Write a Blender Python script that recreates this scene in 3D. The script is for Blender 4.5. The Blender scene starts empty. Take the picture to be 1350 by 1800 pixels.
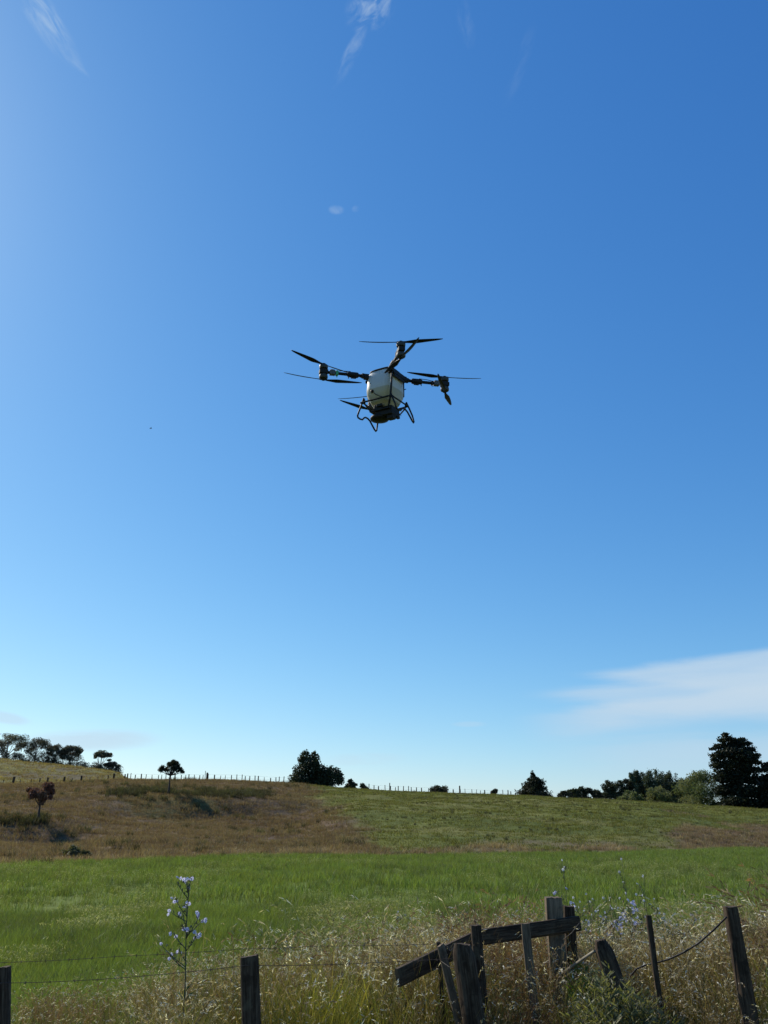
import bpy, math, random
import numpy as np
from mathutils import Vector, Matrix

# ------------------------------------------------------------------ camera, sky, sun, exposure
F = 1413.0                      # focal length in photograph pixels (1350 x 1800)
PITCH = math.radians(21.44)
EYE = 1.7
SUN_AZ, SUN_EL = math.radians(-51.0), math.radians(38.5)     # azimuth from +Y towards +X
SC = bpy.context.scene
COL = SC.collection

cam_d = bpy.data.cameras.new('camera'); cam = bpy.data.objects.new('camera', cam_d); COL.objects.link(cam)
cam_d.sensor_fit = 'VERTICAL'; cam_d.sensor_height = 24.0; cam_d.lens = F/1800*24.0
cam_d.clip_start = 0.05; cam_d.clip_end = 20000
cam.location = (0, 0, EYE); cam.rotation_euler = (math.pi/2+PITCH, 0, 0)
SC.camera = cam

SC.view_settings.view_transform = 'Standard'
SC.view_settings.look = 'None'
SC.view_settings.gamma = 1.0
SC.view_settings.use_curve_mapping = False
SC.view_settings.exposure = 0.0
SC.cycles.max_bounces = 8
SC.cycles.diffuse_bounces = 3
SC.cycles.transmission_bounces = 6
SC.cycles.use_denoising = True

sun_dir = Vector((math.sin(SUN_AZ)*math.cos(SUN_EL), math.cos(SUN_AZ)*math.cos(SUN_EL), math.sin(SUN_EL)))
sd = bpy.data.lights.new('sun', 'SUN'); sun = bpy.data.objects.new('sun', sd); COL.objects.link(sun)
sd.energy = 4.9; sd.angle = math.radians(0.53); sd.color = (1.0, 0.93, 0.80)
sun.rotation_euler = sun_dir.to_track_quat('Z', 'Y').to_euler(); sun.location = (0, 0, 60)

class NT:
    """small node-tree helper"""
    def __init__(s, tree): s.t = tree; s.n = tree.nodes; s.l = tree.links
    def node(s, typ, **kw):
        n = s.n.new(typ)
        for k, v in kw.items(): setattr(n, k, v)
        return n
    def put(s, sock, v):
        if hasattr(v, 'is_output') or isinstance(v, bpy.types.NodeSocket): s.l.new(v, sock)
        else: sock.default_value = v
    def math(s, op, a, b=0.0, c=None, clamp=False):
        n = s.node('ShaderNodeMath', operation=op); n.use_clamp = clamp
        s.put(n.inputs[0], a); s.put(n.inputs[1], b)
        if c is not None: s.put(n.inputs[2], c)
        return n.outputs[0]
    def noise(s, vec, scale, detail=4, rough=.55, dist=0.0):
        n = s.node('ShaderNodeTexNoise'); s.put(n.inputs['Vector'], vec)
        n.inputs['Scale'].default_value = scale; n.inputs['Detail'].default_value = detail
        n.inputs['Roughness'].default_value = rough; n.inputs['Distortion'].default_value = dist
        return n.outputs['Fac']
    def ramp(s, fac, stops):
        n = s.node('ShaderNodeValToRGB'); s.put(n.inputs[0], fac)
        e = n.color_ramp.elements
        while len(e) < len(stops): e.new(.5)
        for i, (p, c) in enumerate(stops):
            e[i].position = p
            e[i].color = (c, c, c, 1) if not hasattr(c, '__len__') else (*c, 1)
        return n.outputs[0]
    def mix(s, fac, a, b, mode='MIX'):
        n = s.node('ShaderNodeMix', data_type='RGBA', blend_type=mode)
        s.put(n.inputs[0], fac); s.put(n.inputs[6], a); s.put(n.inputs[7], b)
        return n.outputs[2]
    def sstep(s, x, a, b):
        n = s.node('ShaderNodeMapRange', interpolation_type='SMOOTHSTEP'); s.put(n.inputs[0], x)
        n.inputs[1].default_value = a; n.inputs[2].default_value = b
        return n.outputs[0]

world = bpy.data.worlds.new('World'); SC.world = world; world.use_nodes = True
W = NT(world.node_tree); W.n.clear()
sky = W.node('ShaderNodeTexSky', sky_type='NISHITA'); sky.sun_disc = False
sky.sun_elevation = SUN_EL; sky.sun_rotation = SUN_AZ
sky.altitude = 50; sky.air_density = 1.0; sky.dust_density = 0.3; sky.ozone_density = 1.0
SKY_K = 0.10
spl = W.node('ShaderNodeSeparateColor'); W.l.new(sky.outputs[0], spl.inputs[0]); hs = W.node('ShaderNodeCombineColor')
for i_, (g_, b_) in enumerate([(1.34, .97), (.955, 1.04), (.62, 1.135)]):       # the camera's colour response, the same over the whole sky
    W.l.new(W.math('MULTIPLY', W.math('POWER', W.math('MULTIPLY', spl.outputs[i_], SKY_K), g_), b_/SKY_K), hs.inputs[i_])
tc = W.node('ShaderNodeTexCoord'); sep = W.node('ShaderNodeSeparateXYZ'); W.l.new(tc.outputs['Generated'], sep.inputs[0])
az = W.math('MULTIPLY', W.math('ARCTAN2', sep.outputs[0], sep.outputs[1]), 57.2958)
el = W.math('MULTIPLY', W.math('ARCSINE', sep.outputs[2]), 57.2958)

def pix_dir(px, py):
    u, v = (px-675)/F, (900-py)/F
    d = np.array([u, math.cos(PITCH)-v*math.sin(PITCH), math.sin(PITCH)+v*math.cos(PITCH)])
    return d
def pix_azel(px, py):
    d = pix_dir(px, py)
    return math.degrees(math.atan2(d[0], d[1])), math.degrees(math.atan2(d[2], math.hypot(d[0], d[1])))

def cloud(px, py, w, h, ang, stretch, scale, lo, hi, amount, seed, detail=6):
    """one wisp of cirrus in the sky: an elliptical patch (degrees) filled with drawn-out noise"""
    a0, e0 = pix_azel(px, py)
    ca, sa = math.cos(math.radians(ang)), math.sin(math.radians(ang))
    k = math.cos(math.radians(e0))
    x = W.math('MULTIPLY', W.math('SUBTRACT', az, a0), k); y = W.math('SUBTRACT', el, e0)
    u = W.math('ADD', W.math('MULTIPLY', x, ca), W.math('MULTIPLY', y, sa))
    v = W.math('SUBTRACT', W.math('MULTIPLY', y, ca), W.math('MULTIPLY', x, sa))
    cb = W.node('ShaderNodeCombineXYZ'); W.l.new(W.math('DIVIDE', u, stretch), cb.inputs[0]); W.l.new(v, cb.inputs[1]); cb.inputs[2].default_value = seed
    n = W.noise(cb.outputs[0], scale, detail, .6, .6)
    n2 = W.noise(cb.outputs[0], scale*.35, 3, .5, .3)
    r2 = W.math('ADD', W.math('POWER', W.math('ABSOLUTE', W.math('DIVIDE', u, w)), 2.0), W.math('POWER', W.math('ABSOLUTE', W.math('DIVIDE', v, h)), 2.0))
    r2 = W.math('ADD', r2, W.math('MULTIPLY', W.math('SUBTRACT', n2, .5), 1.6))
    mask = W.sstep(r2, 1.0, 0.0)
    return W.math('MULTIPLY', W.math('MULTIPLY', mask, W.sstep(n, lo, hi)), amount)
def edge_band(px, py, h_up, h_dn, x_soft, tilt, amount, seed):
    """long veil of cirrus that starts at an azimuth and runs on to the right, beyond the frame"""
    a0, e0 = pix_azel(px, py)
    cb = W.node('ShaderNodeCombineXYZ'); W.l.new(W.math('DIVIDE', az, 7.0), cb.inputs[0]); W.l.new(el, cb.inputs[1]); cb.inputs[2].default_value = seed
    n = W.noise(cb.outputs[0], .55, 5, .55, .5); nf = W.noise(cb.outputs[0], 1.9, 6, .6, .8)
    x = W.math('ADD', W.math('SUBTRACT', az, a0), W.math('MULTIPLY', W.math('SUBTRACT', n, .5), 14.0))
    grow = W.sstep(x, 0.0, x_soft)
    c = W.math('ADD', e0, W.math('MULTIPLY', W.math('SUBTRACT', az, a0), tilt))
    y = W.math('ADD', W.math('SUBTRACT', el, c), W.math('MULTIPLY', W.math('SUBTRACT', nf, .5), 1.1))
    up = W.sstep(y, h_up, h_up*.62); dn = W.sstep(y, -h_dn, -h_dn*.3)
    far = W.sstep(az, 100.0, 50.0)
    m = W.math('MULTIPLY', W.math('MULTIPLY', grow, up), W.math('MULTIPLY', dn, far))
    return W.math('MULTIPLY', m, W.math('MULTIPLY', W.math('ADD', W.math('MULTIPLY', nf, .5), .72), amount))
def veil(x0, soft, top, bot, ts, bs, amount, seed, jag=.5, x1=None):
    """a bank of thin cloud between two slanting edges (given at image columns), running on past the frame"""
    a0 = pix_azel(x0, (top[1]+bot[1])/2)[0]; a1 = pix_azel(x0+soft, 1240)[0]
    cb = W.node('ShaderNodeCombineXYZ'); W.l.new(W.math('DIVIDE', az, 6.0), cb.inputs[0]); W.l.new(el, cb.inputs[1]); cb.inputs[2].default_value = seed
    n = W.noise(cb.outputs[0], .9, 6, .6, .4); nf = W.noise(cb.outputs[0], .35, 4, .5, .3)
    def line(p):
        A, E = pix_azel(p[0], p[1]); B, G = pix_azel(p[2], p[3]); k = (G-E)/(B-A)
        return W.math('ADD', W.math('MULTIPLY', W.math('SUBTRACT', W.math('MINIMUM', az, 40.0), A), k), E)
    j = W.math('MULTIPLY', W.math('SUBTRACT', n, .5), jag)
    up = W.sstep(W.math('ADD', W.math('SUBTRACT', line(top), el), j), 0.0, ts)
    dn = W.sstep(W.math('ADD', W.math('SUBTRACT', el, line(bot)), j), 0.0, bs)
    gx = W.sstep(W.math('ADD', az, W.math('MULTIPLY', W.math('SUBTRACT', nf, .5), 3.0)), a0, a1)
    m = W.math('MULTIPLY', W.math('MULTIPLY', up, dn), W.math('MULTIPLY', gx, W.sstep(az, 110.0, 60.0)))
    return W.math('MULTIPLY', m, W.math('MULTIPLY', W.math('ADD', W.math('MULTIPLY', n, .5), .72), amount))
parts_ = [veil(975, 110, (1010, 1177, 1350, 1132), (1010, 1195, 1350, 1240), .75, .9, .72, 3.0, .7),
          veil(880, 190, (940, 1208, 1350, 1165), (940, 1238, 1350, 1275), .8, 1.2, .64, 8.5, .7),
          veil(890, 190, (980, 1238, 1350, 1190), (980, 1318, 1350, 1288), .8, 2.2, .78, 5.5, 1.0),
          veil(900, 300, (900, 1290, 1350, 1265), (900, 1400, 1350, 1400), 1.4, 2.5, .52, 6.5, 1.2),
          cloud(640, 1335, 3.2, .5, 2, 5, 1.0, .25, .6, .25, 7.7),
          cloud(825, 1273, 1.4, .22, 0, 5, 1.2, .2, .5, .25, 12.2),
          cloud(175, 1300, 5.0, .8, 2, 6, .9, .20, .55, .62, 2.2),
          cloud(5, 1261, 1.9, .4, -8, 4, 1.0, .2, .5, .50, 4.4),
          cloud(75, 28, 3.0, 1.0, -38, 4, 1.4, .38, .80, .52, 9.1),
          cloud(125, 103, 1.6, .35, -28, 4, 1.6, .35, .7, .25, 6.1),
          cloud(650, 15, 1.9, 1.5, 40, 2.0, 1.5, .36, .82, .60, 11.1),
          cloud(612, 105, 2.2, .5, 62, 3, 1.5, .36, .75, .26, 14.0),
          cloud(910, 122, 2.6, .6, 62, 3, 1.2, .40, .8, .05, 15.0),
          cloud(820, 45, 1.5, .6, 95, 3, 1.2, .40, .8, .14, 16.0),
          cloud(591, 369, .62, .34, 0, 1.6, .9, .2, .8, .34, 17.0),
          cloud(625, 367, .34, .26, 20, 1.4, .9, .2, .8, .22, 18.0)]
tot = parts_[0]
for p_ in parts_[1:]:
    tot = W.math('SUBTRACT', W.math('ADD', tot, p_), W.math('MULTIPLY', tot, p_))
tot = W.math('MINIMUM', W.math('MAXIMUM', tot, 0.0), 1.0)
CLOUD_COL = (5.5, 6.9, 8.2, 1)
skycol = W.mix(tot, hs.outputs[0], CLOUD_COL)
bg = W.node('ShaderNodeBackground'); bg.inputs['Strength'].default_value = SKY_K
W.l.new(skycol, bg.inputs['Color'])
wo = W.node('ShaderNodeOutputWorld'); W.l.new(bg.outputs[0], wo.inputs[0])

# ------------------------------------------------------------------ helpers
rng = np.random.default_rng(7)
random.seed(7)

def cam_pt(px, py, depth):
    """world point at a depth (metres along the view axis) on the line of sight of a photograph pixel"""
    return Vector(pix_dir(px, py)*depth) + Vector((0, 0, EYE))
def proj(X, Y, Z):
    z = Z-EYE; cp, sp = math.cos(PITCH), math.sin(PITCH)
    fw = Y*cp+z*sp; up = -Y*sp+z*cp
    fw = np.where(fw > .01, fw, .01)
    return 675+F*X/fw, 900-F*up/fw

def _h(ix, iy, s):
    a = np.sin(ix*127.1+iy*311.7+s*74.7)*43758.5453
    return a-np.floor(a)
def vnoise(x, y, s=0.0):
    ix, iy = np.floor(x), np.floor(y); fx, fy = x-ix, y-iy
    fx = fx*fx*(3-2*fx); fy = fy*fy*(3-2*fy)
    return (_h(ix, iy, s)*(1-fx)+_h(ix+1, iy, s)*fx)*(1-fy)+(_h(ix, iy+1, s)*(1-fx)+_h(ix+1, iy+1, s)*fx)*fy
def fbm(x, y, o=4, s=0.0):
    t = 0; a = .5; n = 0
    for i in range(o):
        t = t+a*vnoise(x*2**i+i*17.3, y*2**i-i*9.1, s+i); n += a; a *= .5
    return t/n
def sst(x, a, b):
    t = np.clip((x-a)/(b-a), 0, 1); return t*t*(3-2*t)

def mesh_np(name, V, faces, mats, cols=None, smooth=False, midx=None):
    """faces: (n,3) or (n,4) array, or list of such arrays"""
    me = bpy.data.meshes.new(name)
    fl = faces if isinstance(faces, list) else [faces]
    fl = [np.asarray(f, dtype=np.int32) for f in fl if len(f)]
    nl = sum(f.size for f in fl); npoly = sum(len(f) for f in fl)
    me.vertices.add(len(V)); me.vertices.foreach_set('co', np.asarray(V, dtype=np.float32).ravel())
    me.loops.add(nl); me.loops.foreach_set('vertex_index', np.concatenate([f.ravel() for f in fl]))
    me.polygons.add(npoly)
    st = []; o = 0
    for f in fl:
        k = f.shape[1]; st.append(o+np.arange(len(f))*k); o += f.size
    me.polygons.foreach_set('loop_start', np.concatenate(st).astype(np.int32))
    if midx is not None: me.polygons.foreach_set('material_index', np.asarray(midx, dtype=np.int32))
    me.polygons.foreach_set('use_smooth', np.full(npoly, smooth))
    me.update(calc_edges=True)
    if cols is not None:
        a = me.color_attributes.new('Col', 'FLOAT_COLOR', 'POINT')
        c = np.ones((len(V), 4), dtype=np.float32); c[:, :3] = cols
        a.data.foreach_set('color', c.ravel())
    for m in (mats if isinstance(mats, (list, tuple)) else [mats]): me.materials.append(m)
    return me
def link(name, me, parent=None, loc=None):
    o = bpy.data.objects.new(name, me); COL.objects.link(o)
    if parent is not None: o.parent = parent
    if loc is not None: o.location = loc
    return o
def tag(o, label=None, cat=None, group=None, kind=None):
    if label: o['label'] = label
    if cat: o['category'] = cat
    if group: o['group'] = group
    if kind: o['kind'] = kind
    return o
def empty(name, loc=(0, 0, 0), rz=0.0):
    o = bpy.data.objects.new(name, None); COL.objects.link(o); o.location = loc; o.rotation_euler = (0, 0, rz)
    o.empty_display_size = .2
    return o

class MB:
    """collects shapes into one mesh; points are in the coordinates of the parent"""
    def __init__(s): s.v = []; s.f = []; s.m = []; s.n = 0
    def add(s, V, Fs, mi=0):
        for f in Fs: s.f.append([i+s.n for i in f]); s.m.append(mi)
        s.v += [tuple(p) for p in V]; s.n += len(V)
    def box(s, c, sz, rot=None, taper=1.0, mi=0):
        V = []
        for dz in (-1, 1):
            k = taper if dz > 0 else 1
            for dx, dy in ((-1, -1), (1, -1), (1, 1), (-1, 1)):
                p = Vector((dx*sz[0]/2*k, dy*sz[1]/2*k, dz*sz[2]/2))
                if rot: p = rot @ p
                V.append(p+Vector(c))
        s.add(V, [(3, 2, 1, 0), (4, 5, 6, 7), (0, 1, 5, 4), (1, 2, 6, 5), (2, 3, 7, 6), (3, 0, 4, 7)], mi)
    def loft(s, rings, cap=True, mi=0):
        k = len(rings[0]); V = [p for r in rings for p in r]; Fs = []
        for i in range(len(rings)-1):
            for j in range(k):
                a, b = i*k+j, i*k+(j+1) % k
                Fs.append((a, b, b+k, a+k))
        if cap: Fs.append(tuple(range(k))[::-1]); Fs.append(tuple((len(rings)-1)*k+j for j in range(k)))
        s.add(V, Fs, mi)
    def tube(s, pts, rad, k=8, cap=True, mi=0, squash=1.0):
        pts = [Vector(p) for p in pts]; rad = rad if hasattr(rad, '__len__') else [rad]*len(pts)
        rings = []; n0 = None
        for i, p in enumerate(pts):
            t = (pts[min(i+1, len(pts)-1)]-pts[max(i-1, 0)]).normalized()
            if n0 is None:
                n0 = t.cross(Vector((0, 0, 1)) if abs(t.z) < .9 else Vector((1, 0, 0))).normalized()
            n0 = (n0-t*n0.dot(t)).normalized(); b = t.cross(n0)
            rings.append([p+(n0*math.cos(2*math.pi*j/k)+b*math.sin(2*math.pi*j/k)*squash)*rad[i] for j in range(k)])
        s.loft(rings, cap, mi)
    def lathe(s, c, prof, k=20, mi=0, axis=None):
        """prof: list of (radius, z) about the vertical through c"""
        rot = axis
        rings = []
        for r, z in prof:
            ring = []
            for j in range(k):
                p = Vector((r*math.cos(2*math.pi*j/k), r*math.sin(2*math.pi*j/k), z))
                if rot: p = rot @ p
                ring.append(p+Vector(c))
            rings.append(ring)
        s.loft(rings, True, mi)
    def build(s, name, mats, parent=None, smooth=False, loc=None):
        me = bpy.data.meshes.new(name); me.from_pydata([tuple(p) for p in s.v], [], s.f)
        for m in (mats if isinstance(mats, (list, tuple)) else [mats]): me.materials.append(m)
        me.polygons.foreach_set('material_index', s.m)
        me.polygons.foreach_set('use_smooth', [smooth]*len(s.f)); me.update()
        return link(name, me, parent, loc)
def smooth_by_angle(o, deg=40):
    me = o.data
    me.polygons.foreach_set('use_smooth', [True]*len(me.polygons))
    me.set_sharp_from_angle(angle=math.radians(deg))
def bevel(o, w=.004, seg=2):
    m = o.modifiers.new('bevel', 'BEVEL'); m.width = w; m.segments = seg; m.limit_method = 'ANGLE'; m.angle_limit = math.radians(40)

# ------------------------------------------------------------------ materials
def new_mat(name):
    m = bpy.data.materials.new(name); m.use_nodes = True
    T = NT(m.node_tree); T.n.clear()
    out = T.node('ShaderNodeOutputMaterial')
    return m, T, out
def m_plain(name, col, rough=.5, metal=0, spec=.5, nscale=6, namt=.15, bump=.0, bscale=60, coat=0):
    m, T, out = new_mat(name)
    tcn = T.node('ShaderNodeTexCoord')
    n = T.noise(tcn.outputs['Object'], nscale, 6, .6)
    c = T.mix(n, tuple(x*(1-namt) for x in col)+(1,), tuple(min(1, x*(1+namt)) for x in col)+(1,))
    p = T.node('ShaderNodeBsdfPrincipled'); T.l.new(c, p.inputs['Base Color'])
    T.put(p.inputs['Roughness'], T.math('ADD', T.math('MULTIPLY', n, .25), rough-.12)); p.inputs['Metallic'].default_value = metal
    p.inputs['Specular IOR Level'].default_value = spec; p.inputs['Coat Weight'].default_value = coat
    if bump:
        b = T.node('ShaderNodeBump'); b.inputs['Strength'].default_value = bump; b.inputs['Distance'].default_value = .01
        T.l.new(T.noise(tcn.outputs['Object'], bscale, 6, .6), b.inputs['Height']); T.l.new(b.outputs[0], p.inputs['Normal'])
    T.l.new(p.outputs[0], out.inputs[0])
    return m
def m_leaf(name, var=.35, trans=.4, rough=.6, hue=.03, spec=.25, tint=(1.25, 1.15, .6), gain=1.0):
    """foliage: colour from the 'Col' attribute, varied per instance, part of the light let through"""
    m, T, out = new_mat(name)
    at = T.node('ShaderNodeAttribute', attribute_name='Col')
    oi = T.node('ShaderNodeObjectInfo')
    h = T.node('ShaderNodeHueSaturation')
    T.put(h.inputs['Hue'], T.math('ADD', T.math('MULTIPLY', oi.outputs['Random'], 2*hue), .5-hue))
    T.put(h.inputs['Value'], T.math('MULTIPLY', T.math('ADD', T.math('MULTIPLY', oi.outputs['Random'], 2*var), 1-var), gain))
    T.l.new(at.outputs['Color'], h.inputs['Color'])
    p = T.node('ShaderNodeBsdfPrincipled'); T.l.new(h.outputs[0], p.inputs['Base Color']); p.inputs['Roughness'].default_value = rough
    p.inputs['Specular IOR Level'].default_value = spec
    if trans > 0:
        tr = T.node('ShaderNodeBsdfTranslucent')
        T.l.new(T.mix(1.0, h.outputs[0], (*tint, 1), 'MULTIPLY'), tr.inputs['Color'])
        mx = T.node('ShaderNodeMixShader'); mx.inputs[0].default_value = trans
        T.l.new(p.outputs[0], mx.inputs[1]); T.l.new(tr.outputs[0], mx.inputs[2]); T.l.new(mx.outputs[0], out.inputs[0])
    else: T.l.new(p.outputs[0], out.inputs[0])
    return m
def m_ground(name, n1, a1, n2, a2, bump, bdist):
    """soil and sward: land-cover colour from the 'Col' attribute broken up by noise"""
    m, T, out = new_mat(name)
    at = T.node('ShaderNodeAttribute', attribute_name='Col')
    g = T.node('ShaderNodeNewGeometry')
    sc = T.node('ShaderNodeMapping'); sc.inputs['Scale'].default_value = (.45, 1, 1); T.l.new(g.outputs['Position'], sc.inputs[0])
    a = T.noise(sc.outputs[0], n1, 7, .65); b = T.noise(g.outputs['Position'], n2, 5, .6)
    v = T.math('ADD', T.math('MULTIPLY', T.math('SUBTRACT', a, .5), a1), T.math('MULTIPLY', T.math('SUBTRACT', b, .5), a2))
    v = T.math('MAXIMUM', T.math('ADD', v, 1.0), .15)
    cb = T.node('ShaderNodeCombineColor'); [T.l.new(v, cb.inputs[i]) for i in range(3)]
    c = T.mix(1.0, at.outputs['Color'], cb.outputs[0], 'MULTIPLY')
    p = T.node('ShaderNodeBsdfPrincipled'); T.l.new(c, p.inputs['Base Color']); p.inputs['Roughness'].default_value = .95
    p.inputs['Specular IOR Level'].default_value = .1
    bm = T.node('ShaderNodeBump'); bm.inputs['Strength'].default_value = bump; bm.inputs['Distance'].default_value = bdist
    T.l.new(T.math('ADD', a, T.math('MULTIPLY', b, .6)), bm.inputs['Height']); T.l.new(bm.outputs[0], p.inputs['Normal'])
    T.l.new(p.outputs[0], out.inputs[0])
    return m
def m_wood(name, dark, light, streak=1.0):
    """weathered timber: grain along local Z, checks, lichen"""
    m, T, out = new_mat(name)
    tcn = T.node('ShaderNodeTexCoord'); oi = T.node('ShaderNodeObjectInfo')
    off = T.node('ShaderNodeVectorMath', operation='ADD'); T.l.new(tcn.outputs['Object'], off.inputs[0])
    cbx = T.node('ShaderNodeCombineXYZ'); [T.l.new(T.math('MULTIPLY', oi.outputs['Random'], 37.0), cbx.inputs[i]) for i in range(3)]
    T.l.new(cbx.outputs[0], off.inputs[1])
    mp = T.node('ShaderNodeMapping'); mp.inputs['Scale'].default_value = (1, 1, .07); T.l.new(off.outputs[0], mp.inputs[0])
    g1 = T.noise(mp.outputs[0], 90, 6, .65, .4); g2 = T.noise(mp.outputs[0], 22, 4, .6, .5)
    pat = T.noise(off.outputs[0], 7, 6, .65)
    fac = T.math('ADD', T.math('MULTIPLY', g1, .55), T.math('MULTIPLY', g2, .45))
    c = T.ramp(fac, [(.30, tuple(x*.35 for x in dark)), (.45, dark), (.62, light), (.75, tuple(min(1, x*1.4) for x in light))])
    lich = T.sstep(pat, .56, .68)
    c = T.mix(T.math('MULTIPLY', lich, .45), c, (.13, .105, .065, 1))
    c = T.mix(T.math('MULTIPLY', T.sstep(pat, .48, .36), .6), c, (dark[0]*.4, dark[1]*.38, dark[2]*.36, 1))
    p = T.node('ShaderNodeBsdfPrincipled'); T.l.new(c, p.inputs['Base Color']); p.inputs['Roughness'].default_value = .88
    p.inputs['Specular IOR Level'].default_value = .2
    b = T.node('ShaderNodeBump'); b.inputs['Strength'].default_value = .9; b.inputs['Distance'].default_value = .006
    T.l.new(T.math('ADD', fac, T.math('MULTIPLY', pat, .4)), b.inputs['Height']); T.l.new(b.outputs[0], p.inputs['Normal'])
    T.l.new(p.outputs[0], out.inputs[0])
    return m

M = {}
M['verge'] = m_ground('verge_soil', 3.0, .9, 14.0, .7, .8, .05)
M['field'] = m_ground('field_sward', .8, .55, 6.0, .6, .7, .08)
M['hill'] = m_ground('hillside_sward', .25, .75, 2.2, .9, 1.0, .35)
M['grass'] = m_leaf('dry_grass', .35, .38, .6, .02)
M['crop'] = m_leaf('green_grass', .22, .45, .55, .015, .3, (1.2, 1.2, .5))
M['leafdark'] = m_leaf('dark_foliage', .3, .22, .6, .02, .2)
M['leaflight'] = m_leaf('light_foliage', .25, .35, .6, .02, .25)
M['bark'] = m_plain('bark', (.05, .038, .030), .9, nscale=3, namt=.5)
M['palebark'] = m_plain('pale_bark', (.34, .31, .27), .85, nscale=2, namt=.35)
M['wood'] = m_wood('weathered_wood', (.034, .021, .012), (.110, .078, .050))
M['woodgrey'] = m_wood('grey_wood', (.115, .082, .052), (.23, .172, .112))
M['woodpale'] = m_wood('pale_wood', (.22, .19, .14), (.42, .37, .28))
M['rust'] = m_plain('rusty_wire', (.09, .06, .045), .7, .5, nscale=30, namt=.4)
M['galv'] = m_plain('dull_wire', (.055, .048, .040), .6, .5, nscale=30, namt=.4)
M['cable'] = m_plain('black_cable', (.014, .011, .010), .75, 0, nscale=20, namt=.3)

# ------------------------------------------------------------------ the lie of the land
_kx = [0, 100, 210, 300, 400, 500, 560, 600, 650, 700, 800, 900, 1000, 1100, 1200, 1300, 1350]
_toe = [1521, 1517, 1513, 1509, 1505, 1504, 1504, 1505, 1505, 1505, 1504, 1502, 1500, 1499, 1496, 1492, 1490]
_crest = [1379, 1377, 1370, 1371, 1371, 1376, 1381, 1385, 1388, 1391, 1395, 1399, 1403, 1408, 1415, 1421, 1424]
_cr = [150, 150, 150, 150, 152, 156, 160, 162, 165, 166, 168, 170, 172, 172, 170, 166, 165]
_far = [1347, 1355, 1369, 1385, 1385, 1385, 1388, 1391, 1394, 1397, 1400, 1405, 1408, 1412, 1420, 1426, 1430]
FIELD_Z = -.4
_ta, _te = zip(*[pix_azel(x, y) for x, y in zip(_kx, _toe)])
_ca, _ce = zip(*[pix_azel(x, y) for x, y in zip(_kx, _crest)])
_fa, _fe = zip(*[pix_azel(x, y) for x, y in zip(_kx, _far)])
_toe_r = [(EYE-FIELD_Z)/math.tan(math.radians(-e)) for e in _te]
def toe_r(a): return np.interp(a, _ta, _toe_r)
def crest_r(a): return np.interp(a, _ca, _cr)
def H(x, y):
    x = np.asarray(x, dtype=float); y = np.asarray(y, dtype=float)
    r = np.hypot(x, y)+1e-6; a = np.degrees(np.arctan2(x, y))
    ac = np.clip(a, -40, 40)
    wob = (fbm(x/26, y/26, 3, 3.0)-.5)
    tr, cr = toe_r(ac), crest_r(ac)
    zc = EYE+cr*np.tan(np.radians(np.interp(ac, _ca, _ce)))
    near = 0.0-(0.0-FIELD_Z)*sst(r, 7.5, 15)+(fbm(x*.7, y*.7, 3, 1.0)-.5)*.10*sst(r, 1, 3)*(1-sst(r, 15, 30))
    near = near+(fbm(x/8, y/8, 3, 2.0)-.5)*.14*sst(r, 12, 25)*(1-sst(r, tr*.8, tr))
    t = (r-tr)/(cr-tr)
    tt = np.clip(t, 0, 1)
    # left: gentle foot, a bank half way up, gentle top; right: an even slope rounding off at the top
    bank = np.interp(tt, [0, .04, .30, .50, .585, .655, .70, .85, .95, 1], [0, .02, .12, .26, .345, .59, .66, .86, .96, 1.0])
    lowb = np.interp(tt, [0, .04, .355, .425, .55, .70, .85, .95, 1], [0, .01, .055, .29, .42, .62, .84, .96, 1.0])
    kb = sst(a, -20.5, -17.0); bank = lowb*(1-kb)+bank*kb
    even = np.interp(tt, [0, .04, .1, .3, .5, .7, .85, .95, 1], [0, .03, .10, .34, .57, .78, .91, .98, 1.0])
    k = sst(a, -7, -1)
    g = bank*(1-k)+even*k
    hill = FIELD_Z+(zc-FIELD_Z)*g
    hill = hill+wob*1.6*np.sin(np.pi*tt)**.7+(fbm(x/7, y/7, 4, 5.0)-.5)*.75*np.sin(np.pi*tt)**.5+(fbm(x/2.2, y/2.2, 3, 6.0)-.5)*.28*sst(t, 0, .1)*(1-sst(t, .93, 1.0))
    zf = EYE+262*np.tan(np.radians(np.interp(ac, _fa, _fe)))
    kf = sst(r, cr, 262); kl = 1-sst(a, -18.0, -13.5)
    beyond_l = zc+(zf-zc)*np.sin(kf*np.pi/2)+(fbm(x/12, y/12, 3, 8.0)-.5)*.9*sst(r, cr, cr+20)*(1-sst(r, 240, 262))
    beyond_r = zc-sst(r, cr+2, cr+90)*(4.0+0*zc)-sst(r, cr-1, cr+8)*.15
    beyond = beyond_l*kl+beyond_r*(1-kl)
    far = beyond-sst(r, 265, 900)*(beyond+2.0)
    z = np.where(t <= 0, near, np.where(t <= 1, hill, np.where(r < 262, beyond, far)))
    behind = sst(np.abs(a), 70, 110)
    return z*(1-behind)+np.where(r < 15, near, FIELD_Z)*behind
def hz(x, y): return float(H(np.array([x]), np.array([y]))[0])
def polar(px, py, r):
    """ground point seen at image column px (near row py), r metres away"""
    d = pix_dir(px, py); k = r/math.hypot(d[0], d[1])
    x, y = d[0]*k, d[1]*k
    return Vector((x, y, hz(x, y)))
def ray_ground(px, py, r0=2.0, r1=400.0):
    d = pix_dir(px, py); k = 1/math.hypot(d[0], d[1])
    rr = np.linspace(r0, r1, 4000); x, y, z = d[0]*k*rr, d[1]*k*rr, EYE+d[2]*k*rr
    hit = np.nonzero(z <= H(x, y))[0]
    i = hit[0] if len(hit) else 3000
    return Vector((x[i], y[i], hz(x[i], y[i])))

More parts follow.
